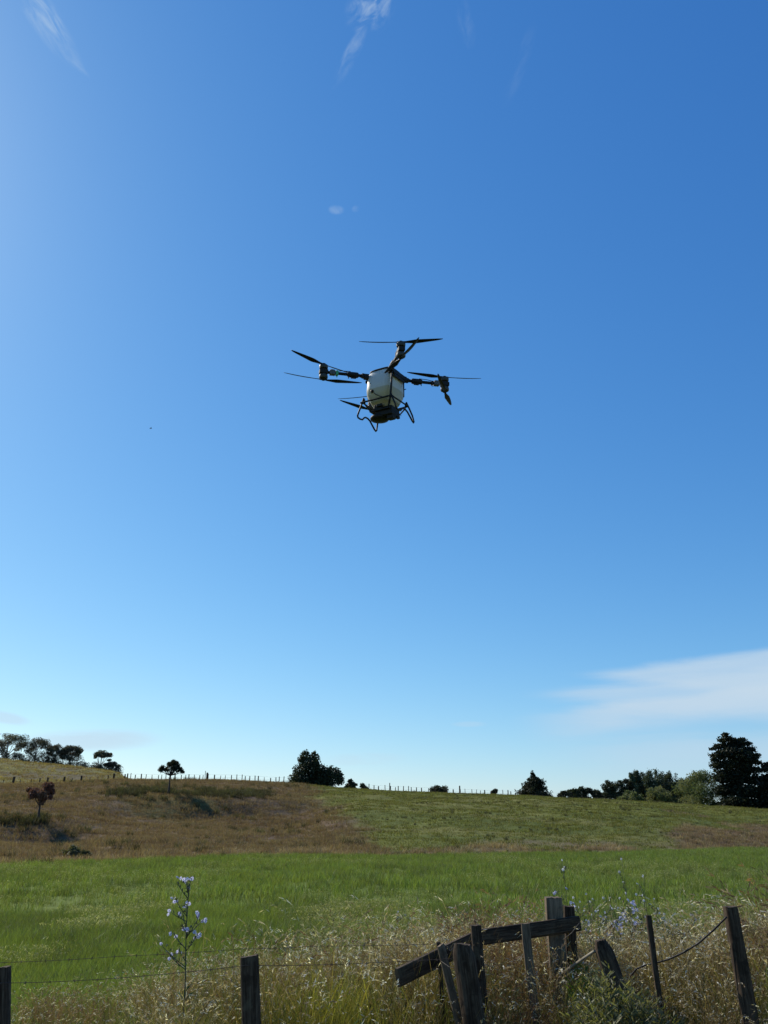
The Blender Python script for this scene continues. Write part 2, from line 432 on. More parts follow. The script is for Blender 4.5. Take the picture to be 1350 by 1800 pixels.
def land_colour(x, y, z):
    """true colours of the plant cover, by place"""
    r = np.hypot(x, y); a = np.degrees(np.arctan2(x, y)); px, py = proj(x, y, z)
    tr, cr = toe_r(np.clip(a, -40, 40)), crest_r(np.clip(a, -40, 40))
    t = (r-tr)/(cr-tr)
    n = fbm(x/9, y/9, 4, 20.0); n2 = fbm(x/30, y/18, 3, 22.0); n3 = fbm(x/2.5, y/2.5, 3, 24.0)
    C = lambda c: np.array(c)[None, :]*np.ones((len(x), 1))
    mixc = lambda A, B, f: A*(1-f[:, None])+B*f[:, None]
    field = mixc(C((.110, .150, .026)), C((.145, .175, .034)), sst(n2, .3, .7))
    verge = mixc(C((.10, .085, .040)), C((.060, .070, .022)), sst(n, .35, .6))
    brown = mixc(C((.162, .111, .064)), C((.122, .084, .054)), sst(n, .38, .62))
    brown = mixc(brown, C((.125, .110, .036)), sst(fbm(x/14, y/7, 4, 31.0), .52, .68)*.8)
    brown = mixc(brown, C((.100, .070, .054)), sst(fbm(x/11, y/5, 4, 37.0), .56, .7)*.6)
    past = mixc(C((.140, .148, .034)), C((.105, .122, .030)), sst(n, .35, .65))
    past = mixc(past, C((.170, .160, .048)), sst(fbm(x/20, y/6, 4, 33.0), .52, .7)*.8)
    bx = np.interp(py, [1370, 1385, 1430, 1480, 1500, 1510], [520, 545, 600, 652, 690, 700])+(n-.5)*70
    isg = sst(px+(n3-.5)*60, bx-26, bx+26)
    hill = mixc(brown, past, isg)
    # tussocky strip where field meets hill, and the rough patch on the right
    strip = sst(t, -.02, .005)*(1-sst(t, .0+.12*n, .04+.16*n))*sst(fbm(x/5, y/5, 3, 29.), .30, .52)
    hill = mixc(hill, C((.185, .135, .085)), strip*.75)
    pr = sst(px+(n-.5)*90, 1165, 1205)*sst(py, 1443+34*(n-.5)*2, 1460)*(1-sst(py, 1488, 1496))
    hill = mixc(hill, mixc(C((.17, .115, .062)), C((.10, .065, .042)), sst(n3, .4, .6)), pr)
    yel = mixc(C((.165, .155, .055)), C((.13, .105, .055)), sst(n, .4, .65))
    farl = sst(r, cr+1, cr+5)
    hill = mixc(hill, yel, farl)
    crest_band = (1-sst(np.abs(r-(cr-1.5)), .5, 2.0))*sst(px, 600, 640)  # darker band just below the crest on the right
    hill = mixc(hill, C((.04, .045, .02)), crest_band*.5)
    out = np.where((t < 0)[:, None], field, hill)
    vr = np.interp(a, [-30, -18, -10, 0, 30], [6.2, 6.4, 8.2, 9.8, 10.5])
    out = mixc(verge, out, sst(r, vr-.6, vr+1.2))
    return out, t

azs = np.concatenate([np.linspace(-180, -60, 25)[:-1], np.linspace(-60, -36, 25)[:-1], np.linspace(-36, 36, 361), np.linspace(36, 60, 25)[1:], np.linspace(60, 180, 25)[1:]])
def terrain(name, rs_fn, mat, nr):
    R = np.array([rs_fn(a) for a in azs])                # (naz, nr)
    A = np.radians(azs)[:, None]*np.ones((1, R.shape[1]))
    X, Y = (R*np.sin(A)).ravel(), (R*np.cos(A)).ravel(); Z = H(X, Y)
    c, _ = land_colour(X, Y, Z)
    na, nr = R.shape
    i = np.arange(na-1)[:, None]*nr+np.arange(nr-1)[None, :]
    q = np.stack([i, i+1, i+nr+1, i+nr], -1).reshape(-1, 4)[:, ::-1]
    o = link(name, mesh_np(name, np.stack([X, Y, Z], 1), q, mat, c, True)); tag(o, kind='structure')
    return o
R1 = 12.0
terrain('verge_ground', lambda a: np.linspace(0.05, R1, 60), M['verge'], 60)
terrain('field', lambda a: R1+(toe_r(np.clip(a, -40, 40))-R1)*np.linspace(0, 1, 80)**1.4, M['field'], 80)
def _hr(a):
    ac = float(np.clip(a, -40, 40)); t0, c0 = toe_r(ac), crest_r(ac)
    return np.concatenate([np.linspace(t0, c0, 150), np.linspace(c0, 270, 61)[1:], np.geomspace(270, 9000, 30)[1:]])
terrain('hillside', _hr, M['hill'], 0)

# ------------------------------------------------------------------ grass: clumps set out by geometry nodes (stuff)
LIB = bpy.data.collections.new('grass_clumps')      # sources only, not linked into the scene
def clump(n, spread, h0, h1, w, bend, cols, head=0.0, headcol=None, headlen=.09, segs=4, mat=None, seed=0, tipcol=None, headw=.010):
    g = np.random.default_rng(seed)
    V = []; Fq = []; C = []; nv = 0
    for b in range(n):
        rr = spread*math.sqrt(g.random()); th = g.random()*6.283
        bx, by = rr*math.cos(th), rr*math.sin(th)
        h = h0+(h1-h0)*g.random(); fa = g.random()*6.283; lean = bend*(.35+g.random())
        c0 = np.array(cols[g.integers(len(cols))])*(.75+.5*g.random()); sa = g.random()*6.283
        wx, wy = math.cos(sa), math.sin(sa)
        isst = g.random() < head
        ww = w*(.35 if isst else 1)*(.7+.6*g.random())
        for s in range(segs+1):
            t = s/segs
            off = lean*h*t**2.0; z = h*(t-.25*lean*t*t)
            k = ww*(1-.88*t**1.5)/2 if not isst else ww/2
            cx, cy = bx+off*math.cos(fa), by+off*math.sin(fa)
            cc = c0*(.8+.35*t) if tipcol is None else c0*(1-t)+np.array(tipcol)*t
            V += [(cx-wx*k, cy-wy*k, z), (cx+wx*k, cy+wy*k, z)]; C += [cc, cc]
            if s < segs:
                i = nv+2*s; Fq.append((i, i+1, i+3, i+2))
        nv += 2*(segs+1)
        if isst and headcol is not None:
            hc = np.array(headcol[g.integers(len(headcol))])*(.8+.4*g.random()); L = headlen*(.6+.8*g.random())
            px0 = np.array([bx+lean*h*math.cos(fa), by+lean*h*math.sin(fa), h*(1-.25*lean)])
            dr = np.array([math.cos(fa)*(lean*1.6+.15), math.sin(fa)*(lean*1.6+.15), .8-lean*1.2]); dr /= np.linalg.norm(dr)
            for q in range(int(3+g.integers(3))):
                st = px0+dr*L*(q*.22)+g.normal(0, .003, 3); dd = dr+g.normal(0, .28, 3); dd[2] -= .12*q; dd /= np.linalg.norm(dd)
                sd_ = np.cross(dd, g.normal(0, 1, 3)); sd_ /= np.linalg.norm(sd_)+1e-9
                l2 = L*.5; wd = headw*(.5+.7*g.random())
                V += [tuple(st), tuple(st+dd*l2*.5+sd_*wd/2), tuple(st+dd*l2), tuple(st+dd*l2*.5-sd_*wd/2)]; C += [hc]*4
                Fq.append((nv, nv+1, nv+2, nv+3)); nv += 4
    me = mesh_np('clump', np.array(V), np.array(Fq), mat, np.array(C), True)
    o = bpy.data.objects.new('clump', me); return o

def scatter(name, sources, P, scl, idx, label, cat, zrot=None, tilt=None, kind='stuff'):
    coll = bpy.data.collections.new(name+'_sources')
    for i, s in enumerate(sources):
        s.name = '%s_source_%02d' % (name, i); coll.objects.link(s)
    me = bpy.data.meshes.new(name); me.vertices.add(len(P)); me.vertices.foreach_set('co', np.asarray(P, dtype=np.float32).ravel())
    a = me.attributes.new('scl', 'FLOAT_VECTOR', 'POINT'); S = np.asarray(scl, dtype=np.float32)
    if S.ndim == 1: S = np.repeat(S[:, None], 3, 1)
    a.data.foreach_set('vector', S.ravel())
    a = me.attributes.new('rot', 'FLOAT_VECTOR', 'POINT'); Rr = np.zeros((len(P), 3), dtype=np.float32)
    Rr[:, 2] = rng.random(len(P))*6.283; Rr[:, :2] = rng.normal(0, .06 if tilt is None else tilt, (len(P), 2))
    a.data.foreach_set('vector', Rr.ravel())
    a = me.attributes.new('idx', 'INT', 'POINT'); a.data.foreach_set('value', np.asarray(idx, dtype=np.int32))
    me.update()
    o = link(name, me)
    ng = bpy.data.node_groups.new(name+'_nodes', 'GeometryNodeTree')
    ng.interface.new_socket('Geometry', in_out='INPUT', socket_type='NodeSocketGeometry')
    ng.interface.new_socket('Geometry', in_out='OUTPUT', socket_type='NodeSocketGeometry')
    gi = ng.nodes.new('NodeGroupInput'); go = ng.nodes.new('NodeGroupOutput')
    ci = ng.nodes.new('GeometryNodeCollectionInfo'); ci.inputs[0].default_value = coll; ci.inputs[1].default_value = True; ci.inputs[2].default_value = True
    ip = ng.nodes.new('GeometryNodeInstanceOnPoints'); ip.inputs['Pick Instance'].default_value = True
    def attr(n, t):
        x = ng.nodes.new('GeometryNodeInputNamedAttribute'); x.data_type = t; x.inputs[0].default_value = n
        return [s for s in x.outputs if s.enabled and s.name == 'Attribute'][0]
    L = ng.links
    L.new(gi.outputs[0], ip.inputs['Points']); L.new(ci.outputs[0], ip.inputs['Instance'])
    L.new(attr('idx', 'INT'), ip.inputs['Instance Index'])
    e2r = ng.nodes.new('FunctionNodeEulerToRotation'); L.new(attr('rot', 'FLOAT_VECTOR'), e2r.inputs[0]); L.new(e2r.outputs[0], ip.inputs['Rotation'])
    L.new(attr('scl', 'FLOAT_VECTOR'), ip.inputs['Scale'])
    L.new(ip.outputs[0], go.inputs[0])
    md = o.modifiers.new('scatter', 'NODES'); md.node_group = ng
    tag(o, label, cat, kind=kind)
    return o
def wedge(n, r0, r1, half=40, power=1.0):
    """n random points in the wedge of ground before the camera; power<1 crowds them nearer"""
    u = rng.random(n); r = (r0**2+(r1**2-r0**2)*u)**.5 if power == 1 else r0*(r1/r0)**u
    a = np.radians((rng.random(n)*2-1)*half)
    return r*np.sin(a), r*np.cos(a), r, np.degrees(a)

# -- the green crop in the field
GREEN = [(.150, .200, .045), (.120, .168, .036), (.172, .218, .058), (.155, .188, .052)]
TANH_ = [(.40, .38, .22)]
DKG = [(.075, .115, .030), (.10, .14, .034), (.12, .13, .05)]
PLG = [(.19, .21, .07), (.17, .20, .055), (.15, .19, .04)]
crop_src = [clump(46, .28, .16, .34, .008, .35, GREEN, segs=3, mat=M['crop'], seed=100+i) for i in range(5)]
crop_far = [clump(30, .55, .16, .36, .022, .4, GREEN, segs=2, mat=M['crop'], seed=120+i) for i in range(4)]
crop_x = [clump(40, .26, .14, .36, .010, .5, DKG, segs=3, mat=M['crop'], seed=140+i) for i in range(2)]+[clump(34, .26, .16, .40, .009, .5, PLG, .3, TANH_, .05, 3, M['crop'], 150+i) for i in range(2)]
x, y, r, a = wedge(26000, 6.5, 24, 40)
vr = np.interp(a, [-30, -18, -10, 0, 30], [5.6, 5.8, 7.6, 9.3, 9.8])+(fbm(x*.6, y*.6, 2, 40.)-.5)*2.0
k = r > vr; x, y, r = x[k], y[k], r[k]
x2, y2, r2, a2 = wedge(24000, 21, 100, 38)
k2 = r2 < toe_r(a2)-.5; x2, y2, r2 = x2[k2], y2[k2], r2[k2]
X, Y = np.concatenate([x, x2]), np.concatenate([y, y2]); n1, n2_ = len(x), len(x2)
scl = np.concatenate([.65+.5*rng.random(n1), .75+.4*rng.random(n2_)])*(.72+.6*fbm(X/2.5, Y/2.5, 3, 41.))
ci_ = np.concatenate([rng.integers(0, 5, n1), rng.integers(5, 9, n2_)])
pn = fbm(X/1.7, Y/3.0, 4, 43.); pn2 = fbm(X/4+5, Y/9, 4, 44.); uu = rng.random(len(X))
ci_ = np.where((pn > .56) & (uu < .55), 9+(uu*97 % 2).astype(int), ci_); ci_ = np.where((pn2 > .54) & (uu > .62), 11+(uu*97 % 2).astype(int), ci_); ci_ = np.where(uu < .04, 9, ci_)
scatter('field_grass', crop_src+crop_far+crop_x, np.stack([X, Y, H(X, Y)-.01], 1), scl,
        ci_, 'bright green grass crop covering the flat field below the hill', 'grass')

# -- the rank verge along the fence
TAN = [(.31, .240, .125), (.24, .178, .088), (.37, .30, .17), (.20, .148, .070), (.15, .13, .045), (.09, .062, .035), (.075, .05, .03)]
TANH = [(.50, .44, .32), (.32, .25, .16), (.74, .71, .62), (.36, .30, .19), (.28, .22, .14)]  # pale seed heads; the near-white tone paints in specular flecks
OLIVE = [(.125, .120, .032), (.075, .080, .020), (.18, .15, .050), (.17, .125, .055)]
YELG = [(.23, .22, .038), (.17, .18, .03), (.27, .23, .06)]
RED = [(.17, .095, .060), (.20, .125, .075), (.12, .072, .045)]
GRNV = [(.08, .12, .03), (.10, .14, .035), (.12, .13, .045)]
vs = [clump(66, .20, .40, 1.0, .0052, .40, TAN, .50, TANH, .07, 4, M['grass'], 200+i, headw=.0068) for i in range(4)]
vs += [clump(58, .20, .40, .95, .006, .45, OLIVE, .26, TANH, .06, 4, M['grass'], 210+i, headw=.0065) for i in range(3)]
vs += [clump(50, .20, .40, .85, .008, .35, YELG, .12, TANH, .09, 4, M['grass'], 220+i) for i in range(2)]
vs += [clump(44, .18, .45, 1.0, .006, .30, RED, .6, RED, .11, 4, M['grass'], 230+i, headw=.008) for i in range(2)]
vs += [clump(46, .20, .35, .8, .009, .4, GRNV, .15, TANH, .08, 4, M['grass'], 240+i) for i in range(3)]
x, y, r, a = wedge(5600, 2.6, 12.5, 46)
vr = np.interp(a, [-46, -30, -18, -10, 0, 30], [8.0, 8.0, 8.2, 9.6, 10.8, 11.2])+(fbm(x*.6, y*.6, 2, 50.)-.5)*2.4
k = (r < vr); x, y, r, a, vr = x[k], y[k], r[k], a[k], vr[k]
n = fbm(x*.8, y*.8, 3, 51.); n2v = fbm(x*.5+9, y*.5, 3, 55.); edge = sst(r, vr-2.2, vr)
u = rng.random(len(x))
cls = np.where(u < .52, 0, np.where(u < .78, 1, np.where(u < .83, 2, np.where(u < .87, 3, 4))))
cls = np.where((n > .63) & (u < .42), 3, cls)
cls = np.where((n < .40) & (u < .5), 1, cls)
ypatch = np.exp(-((a+3.0)/4.5)**2)*(1-sst(r, 6.6, 8.2)); cls = np.where(u < ypatch*.95, 2, cls)
ypatch = np.exp(-((a-24)/3.0)**2)*(1-sst(r, 6.5, 8.0)); cls = np.where(u < ypatch*.5, 2, cls)
lft = (1-sst(a, -20, -8)); cls = np.where((rng.random(len(x)) < lft*.35*sst(r, 5.0, 6.2)), 4, cls)
first = np.array([0, 4, 7, 9, 11]); cnt = np.array([4, 3, 2, 2, 3])
idx = first[cls]+(rng.random(len(x))*cnt[cls]).astype(int)
hgt = np.interp(a, [-30, -18, -8, 0, 15, 30], [.60, .66, .84, .95, 1.06, 1.08])
s = hgt*(.62+.75*fbm(x*.9, y*.9, 3, 53.))
rf = np.interp(a, [-26, -9, 8, 24], [6.3, 6.3, 7.2, 7.3]); front = 1-sst(r, rf-.5, rf+.6)
s = s*(1-.52*front)*(1-.30*edge)
s = s*(.85+.3*rng.random(len(x)))
scatter('verge_grass', vs, np.stack([x, y, H(x, y)-.02], 1), s, idx, 'rank dry grass with pale seed heads along the fence line', 'grass', tilt=.12)
# sparse taller seed stems that stand above the rest
tall = [clump(7, .22, .75, 1.15, .006, .35, TAN, 1.0, TANH, .09, 5, M['grass'], 260+i, headw=.0075) for i in range(4)]
x, y, r, a = wedge(560, 7.6, 11.8, 42); vr = np.interp(a, [-42, -30, -18, -10, 0, 30], [6.6, 6.8, 7.2, 9.5, 11.2, 11.8])
k = (r < vr) & (rng.random(len(x)) < np.interp(a, [-30, -14, 0, 30], [.12, .35, .8, 1])); x, y, r, a = x[k], y[k], r[k], a[k]
scatter('seeding_grass', tall, np.stack([x, y, H(x, y)-.02], 1), .68+.4*rng.random(len(x))*np.interp(a, [-30, 0, 30], [.6, .9, 1.1]), rng.integers(0, 4, len(x)),
        'tall thin seed stems standing above the dry verge grass', 'grass', tilt=.1)

# -- rough grass on the hillside
BRN = [(.20, .138, .080), (.155, .110, .068), (.24, .172, .10), (.14, .118, .05)]
HG = [(.145, .155, .03), (.115, .13, .026), (.17, .165, .045)]
PAL = [(.30, .23, .14), (.24, .18, .11)]
DRK = [(.058, .064, .028), (.080, .076, .033), (.052, .050, .028)]
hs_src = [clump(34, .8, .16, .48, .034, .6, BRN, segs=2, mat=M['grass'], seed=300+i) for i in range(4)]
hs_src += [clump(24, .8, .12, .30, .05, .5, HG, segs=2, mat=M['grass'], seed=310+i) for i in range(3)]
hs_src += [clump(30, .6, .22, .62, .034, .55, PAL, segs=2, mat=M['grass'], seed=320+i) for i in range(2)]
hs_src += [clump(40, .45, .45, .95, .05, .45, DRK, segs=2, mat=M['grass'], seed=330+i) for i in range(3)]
x, y, r, a = wedge(60000, 50, 176, 31)
tr, cr = toe_r(a), crest_r(a); t = (r-tr)/(cr-tr); k = (t > -.012) & (t < 1.0)
x, y, r, a, t = x[k], y[k], r[k], a[k], t[k]
z = H(x, y); px, py = proj(x, y, z); n = fbm(x/9, y/9, 4, 20.0)
bx = np.interp(py, [1370, 1385, 1430, 1480, 1500, 1510], [520, 545, 600, 652, 690, 700])+(n-.5)*70+rng.normal(0, 16, len(x))
u = rng.random(len(x))
cls = np.where(px < bx, 0, 1)
cls = np.where((t < -.02+.13*n) & (u < .55) & (fbm(x/5, y/5, 3, 29.) > .42), 2, cls)
pr = (px+(n-.5)*90 > 1188) & (py > 1451+34*(n-.5)*2) & (py < 1492); cls = np.where(pr & (u < .8), np.where(u < .3, 2, 0), cls)
rush = np.exp(-((py-1395-(px-300)*.01)/7.5)**2)*sst(px, 175, 215)*(1-sst(px, 430, 500))*sst(fbm(x/4, y/4, 3, 61.), .36, .5)
rush = np.maximum(rush, np.exp(-((py-1447)/7)**2)*(1-sst(px, 70, 95))*.8)
rush = np.maximum(rush, .06*sst(fbm(x/6, y/3, 3, 63.), .60, .68)*(px < bx))
rush = np.maximum(rush, .16*sst(fbm(x/6, y/3, 3, 65.), .58, .66)*(px >= bx))
cls = np.where(u < rush, 3, cls)
first = np.array([0, 4, 7, 9]); cnt = np.array([4, 3, 2, 3])
keep = (cls != 1) | (u < .55); x, y, z, cls, u = x[keep], y[keep], z[keep], cls[keep], u[keep]
idx = first[cls]+(rng.random(len(x))*cnt[cls]).astype(int)
s = (.55+.6*fbm(x/5, y/5, 3, 67.))*(.8+.4*rng.random(len(x)))
green_ = px[keep] >= bx[keep]
s = np.where(green_ & (cls == 3), s*.45, s)
scatter('hillside_grass', hs_src, np.stack([x, y, z-.03], 1), s, idx, 'rough brown and green tussock grass over the hill slope', 'grass')
x, y, r, a = wedge(16000, 150, 262, 32); cr = crest_r(a); k = (r > cr+1) & (a < -15); x, y = x[k], y[k]
YL = [(.30, .25, .08), (.25, .19, .09), (.21, .17, .06)]
hl = [clump(22, .9, .2, .5, .07, .4, YL, segs=2, mat=M['grass'], seed=340+i) for i in range(3)]
scatter('upper_hill_grass', hl, np.stack([x, y, H(x, y)-.03], 1), .6+.5*rng.random(len(x)), rng.integers(0, 3, len(x)), 'yellowish dry pasture on the upper hill below the gum trees', 'grass')

# ------------------------------------------------------------------ trees
def leaf_mesh(name, blobs, n, size, cols, mat, seed=0, aspect=1.6, lump=.35, fill=2.4, spike=0.0):
    """leaf-sized faces through the volume of many ellipsoids (x, y, z, rx, ry, rz)"""
    g = np.random.default_rng(seed); B = np.array(blobs, dtype=float)
    vol = (B[:, 3]*B[:, 4]*B[:, 5])**(2/3.); pr = vol/vol.sum(); bi = g.choice(len(B), n, p=pr)
    d = g.normal(0, 1, (n, 3)); d /= np.linalg.norm(d, axis=1)[:, None]
    u = g.random(n)**(1/fill)
    lumpf = 1-lump+2*lump*vnoise(d[:, 0]*2.3+bi*3.1+7, d[:, 1]*2.3+d[:, 2]*1.9+bi*1.7, seed)
    if spike: lumpf = lumpf+spike*(vnoise(d[:, 0]*6+bi, d[:, 1]*6+d[:, 2]*6, seed+5)**3)
    P = B[bi, :3]+d*B[bi, 3:]*(u*lumpf)[:, None]
    L = size*(.6+.8*g.random(n))
    a = d+g.normal(0, .7, (n, 3)); a /= np.linalg.norm(a, axis=1)[:, None]
    b = np.cross(a, g.normal(0, 1, (n, 3))); b /= np.linalg.norm(b, axis=1)[:, None]
    hw = (L/aspect/2)[:, None]
    V = np.stack([P-a*L[:, None]*.5, P+b*hw, P+a*L[:, None]*.5, P-b*hw], 1).reshape(-1, 3)
    C = np.array(cols)[g.integers(0, len(cols), len(B))][bi]*(.7+.6*g.random(n))[:, None]
    f = np.arange(4*n).reshape(-1, 4)
    return mesh_np(name, V, f, mat, np.repeat(C, 4, 0))
def depth_of(P): return P.y*math.cos(PITCH)+(P.z-EYE)*math.sin(PITCH)
def tree_at(name, px, py, r, label, cat, group=None, sink=.15):
    P = polar(px, py, r); P.z -= sink
    e = empty(name, P); tag(e, label, cat, group)
    return e, depth_of(P)/F            # metres per photograph pixel there
def trunk(parent, h, r0, limbs, mat, r1=.35, lean=(0, 0), name='trunk', k=7):
    mb = MB(); pts = [(lean[0]*(t**1.5)+random.uniform(-.03, .03)*h*t*(1-t), lean[1]*(t**1.5), h*t) for t in (0, .2, .4, .6, .8, 1)]
    mb.tube(pts, [r0*1.35, r0, r0*.85, r0*.7, r0*.55, r0*r1], k)
    for (t, dx, dy, dz, q) in limbs:
        i = min(4, int(t*5)); f = t*5-i; p = [pts[i][c]*(1-f)+pts[i+1][c]*f for c in range(3)]
        mb.tube([p, (p[0]+dx*.5, p[1]+dy*.5, p[2]+dz*.4), (p[0]+dx, p[1]+dy, p[2]+dz)], [r0*q, r0*q*.7, r0*q*.3], 5)
    return mb.build(name, mat, parent, True)
def env_blobs(h0, h1, prof, n, rb, seed, flat=.8, inner=.75):
    """blobs filling an envelope of radius prof(t), t from 0 at h0 to 1 at h1"""
    g = random.Random(seed); out = []
    while len(out) < n:
        t = g.random(); R = prof(t)
        if g.random() > .25+.75*R/max(prof(q/10.) for q in range(11)): continue
        th = g.random()*6.283; q = inner*math.sqrt(g.random())+.12*g.random()
        s = min(rb*(.6+.8*g.random()), R*1.1+.1)
        out.append((R*q*math.cos(th), R*q*math.sin(th), h0+(h1-h0)*t, s, s, s*flat))
    return out
NEARBLK = [(.038, .048, .024), (.028, .038, .020), (.050, .058, .028)]
GUM = [(.105, .108, .075), (.125, .112, .080), (.085, .095, .065)]
POPL = [(.080, .105, .060), (.065, .090, .050), (.095, .120, .065)]
WILL = [(.135, .150, .062), (.110, .130, .052), (.160, .165, .075)]

def gum(px, top, base, w, label, seed, r=258, sparse=1.0, round_=False):
    e, m = tree_at('gum_tree', px, base, r, label, 'tree'); h = (base-top)*m/.95*1.05+.6; R = w*m/2*1.15; g = random.Random(seed)
    limbs = []; bl = []
    n = 4 if round_ else 7
    for i in range(n):
        th = i*6.283/n+g.uniform(-.3, .3); q = g.uniform(.45, .85)*R
        z = h*(g.uniform(.62, .86) if not round_ else g.uniform(.70, .82)); t0 = g.uniform(.35, .6)
        limbs.append((t0, q*math.cos(th), q*math.sin(th), z-h*.72*t0, .5))
        s = R*g.uniform(.28, .45); bl.append((q*math.cos(th), q*math.sin(th), z, s, s, s*.62))
        s2 = s*.6; bl.append((q*1.1*math.cos(th+.4), q*1.1*math.sin(th+.4), z-h*g.uniform(.05, .2), s2, s2, s2*.6))
    bl.append((0, 0, h*.86, R*.5, R*.5, h*.12))
    trunk(e, h*.72, .16+h*.012, limbs, M['palebark'], .5, (g.uniform(-.4, .4), 0))
    link('crown', leaf_mesh('crown', bl, int(6500*sparse), .30, GUM, M['leafdark'], seed, fill=1.7), e)
def bush(px, top, base, w, label, seed, r, cols=NEARBLK, mat='leafdark', name='bush', cat='bush', n=3500, leaf=.26, nb=14, group=None, flat=.8, stem=True):
    e, m = tree_at(name, px, base, r, label, cat, group); h = (base-top)*m/.95+.15; R = w*m/2
    bl = env_blobs(h*.18, h*.80, lambda t: R*(.80 if t < .15 else (1-t*t)**.5*.95+.08), nb, min(R, h)*.36, seed)
    if stem:
        g = random.Random(seed); trunk(e, h*.5, .05+.015*h, [(.3+.1*i, b[0]*.8, b[1]*.8, b[2]*.6, .5) for i, b in enumerate(bl[:4])], M['bark'], name='stem', k=5)
    link('crown', leaf_mesh('crown', bl, n, leaf, cols, M[mat], seed, lump=.4, fill=2.2), e)

ORD = ['first', 'second', 'third', 'fourth', 'fifth', 'sixth', 'seventh', 'eighth', 'ninth', 'tenth', 'eleventh', 'twelfth']
gum(10, 1292, 1341, 56, 'tall spreading gum tree with pale trunk at the left end of the hilltop row', 1)
gum(60, 1299, 1345, 48, 'open airy gum tree second from left on the hilltop', 2, sparse=.75)
gum(95, 1310, 1348, 32, 'narrow gum tree in the middle of the hilltop row', 3, sparse=.8)
gum(121, 1315, 1354, 40, 'broad dark gum tree right of the narrow one on the hilltop', 4)
gum(175, 1320, 1357, 30, 'gum tree with a single round top set apart down the hilltop row', 5, sparse=.8, round_=True)
gum(195, 1341, 1362, 26, 'smallest gum tree at the right end of the hilltop row', 6, sparse=.7)
for i, (px, top, w) in enumerate([(2, 1323, 20), (29, 1327, 16), (50, 1322, 26), (72, 1329, 26), (90, 1331, 26), (108, 1332, 28), (128, 1337, 28), (143, 1345, 22), (163, 1349, 24), (180, 1352, 22), (196, 1352, 24)]):
    by = float(np.interp(px, [0, 50, 100, 150, 200], [1341, 1345, 1351, 1358, 1364]))
    bush(px, top-9, by+3, w*1.5, 'low dark scrub bush under the hilltop gum trees, %s of the bushes from the left' % ORD[i], 40+i, 257, n=2200, leaf=.26, group='scrub bushes under the hilltop gum trees', flat=.8, nb=20, cols=[(.066, .070, .050), (.08, .08, .055)])

# the reddish dying tree low on the left slope
P = ray_ground(66, 1446); rr = math.hypot(P.x, P.y)
e, m = tree_at('dead_tree', 66, 1446, rr, 'small reddish brown dead topped tree low on the left slope', 'tree')
H0 = 68*m/.95
bl = [(-24*m, 0, H0*.80, 5*m, 5*m, 4*m), (-18*m, 1, H0*.77, 7*m, 6*m, 6*m), (-10*m, -.6, H0*.70, 9*m, 9*m, 8*m), (-3*m, .8, H0*.62, 8*m, 8*m, 9*m),
      (10*m, 0, H0*.86, 9*m, 8*m, 9*m), (13*m, .4, H0*.76, 7*m, 7*m, 7*m), (4*m, -.5, H0*.68, 9*m, 9*m, 8*m), (2*m, 0, H0*.52, 5*m, 5*m, 6*m), (16*m, 0, H0*.62, 4*m, 5*m, 4*m)]
link('crown', leaf_mesh('crown', bl, 9000, .20, [(.19, .095, .070), (.15, .078, .060), (.21, .12, .08)], M['leafdark'], 71, aspect=2.2, fill=2.0), e)
trunk(e, H0*.55, .15, [(.75, -16*m, 0, H0*.32, .5), (.8, -8*m, .5, H0*.3, .5), (.85, 9*m, 0, H0*.38, .6), (.8, 4*m, -.5, H0*.3, .5)], M['bark'], .6)

# cabbage tree on the bank
P = ray_ground(296, 1397); rr = math.hypot(P.x, P.y)
e, m = tree_at('cabbage_tree', 296, 1397, rr, 'single stemmed cabbage tree with spiky leaf heads alone on the bank', 'tree')
H0 = 57*m/.95
def sword_heads(name, heads, n, seed):
    g = np.random.default_rng(seed); V = []; C = []
    for (x, y, z, R) in heads:
        for i in range(n):
            d = g.normal(0, 1, 3); d /= np.linalg.norm(d)
            if d[2] < -.75: d[2] *= -1
            L = R*(.7+.4*g.random()); b = np.cross(d, g.normal(0, 1, 3)); b /= np.linalg.norm(b); w = .055
            p0 = np.array([x, y, z]); mid = p0+d*L*.55; tip = p0+d*L+np.array([0, 0, -.22*L*g.random()])
            V += [p0-b*w*.5, p0+b*w*.5, mid+b*w, mid-b*w, mid-b*w, mid+b*w, tip+b*w*.2, tip-b*w*.2]
            c = np.array([(.045, .060, .030), (.060, .052, .038), (.035, .046, .024)][g.integers(3)])*(.7+.6*g.random()); C += [c]*8
    return mesh_np(name, np.array(V), np.arange(len(V)).reshape(-1, 4), M['leafdark'], np.array(C))
hd = [(-15*m, 0, H0*.76, 8*m), (-19*m, .3, H0*.72, 6*m), (-8*m, .4, H0*.74, 7*m), (0, 0, H0*.84, 10*m), (6*m, -.5, H0*.88, 8*m), (3*m, .2, H0*.95, 6*m), (-4*m, .2, H0*.88, 6*m), (10*m, 0, H0*.92, 5*m), (4*m, .6, H0*.78, 10*m),
      (12*m, .2, H0*.80, 8*m), (17*m, -.2, H0*.72, 7*m), (20*m, .3, H0*.68, 5.5*m), (9*m, -.7, H0*.72, 7*m)]
link('crown', sword_heads('crown', hd, 130, 5), e)
trunk(e, H0*.60, .17, [(.95, p[0]*.9, p[1]*.9, p[2]-H0*.60, .5) for p in hd], M['bark'], .7)

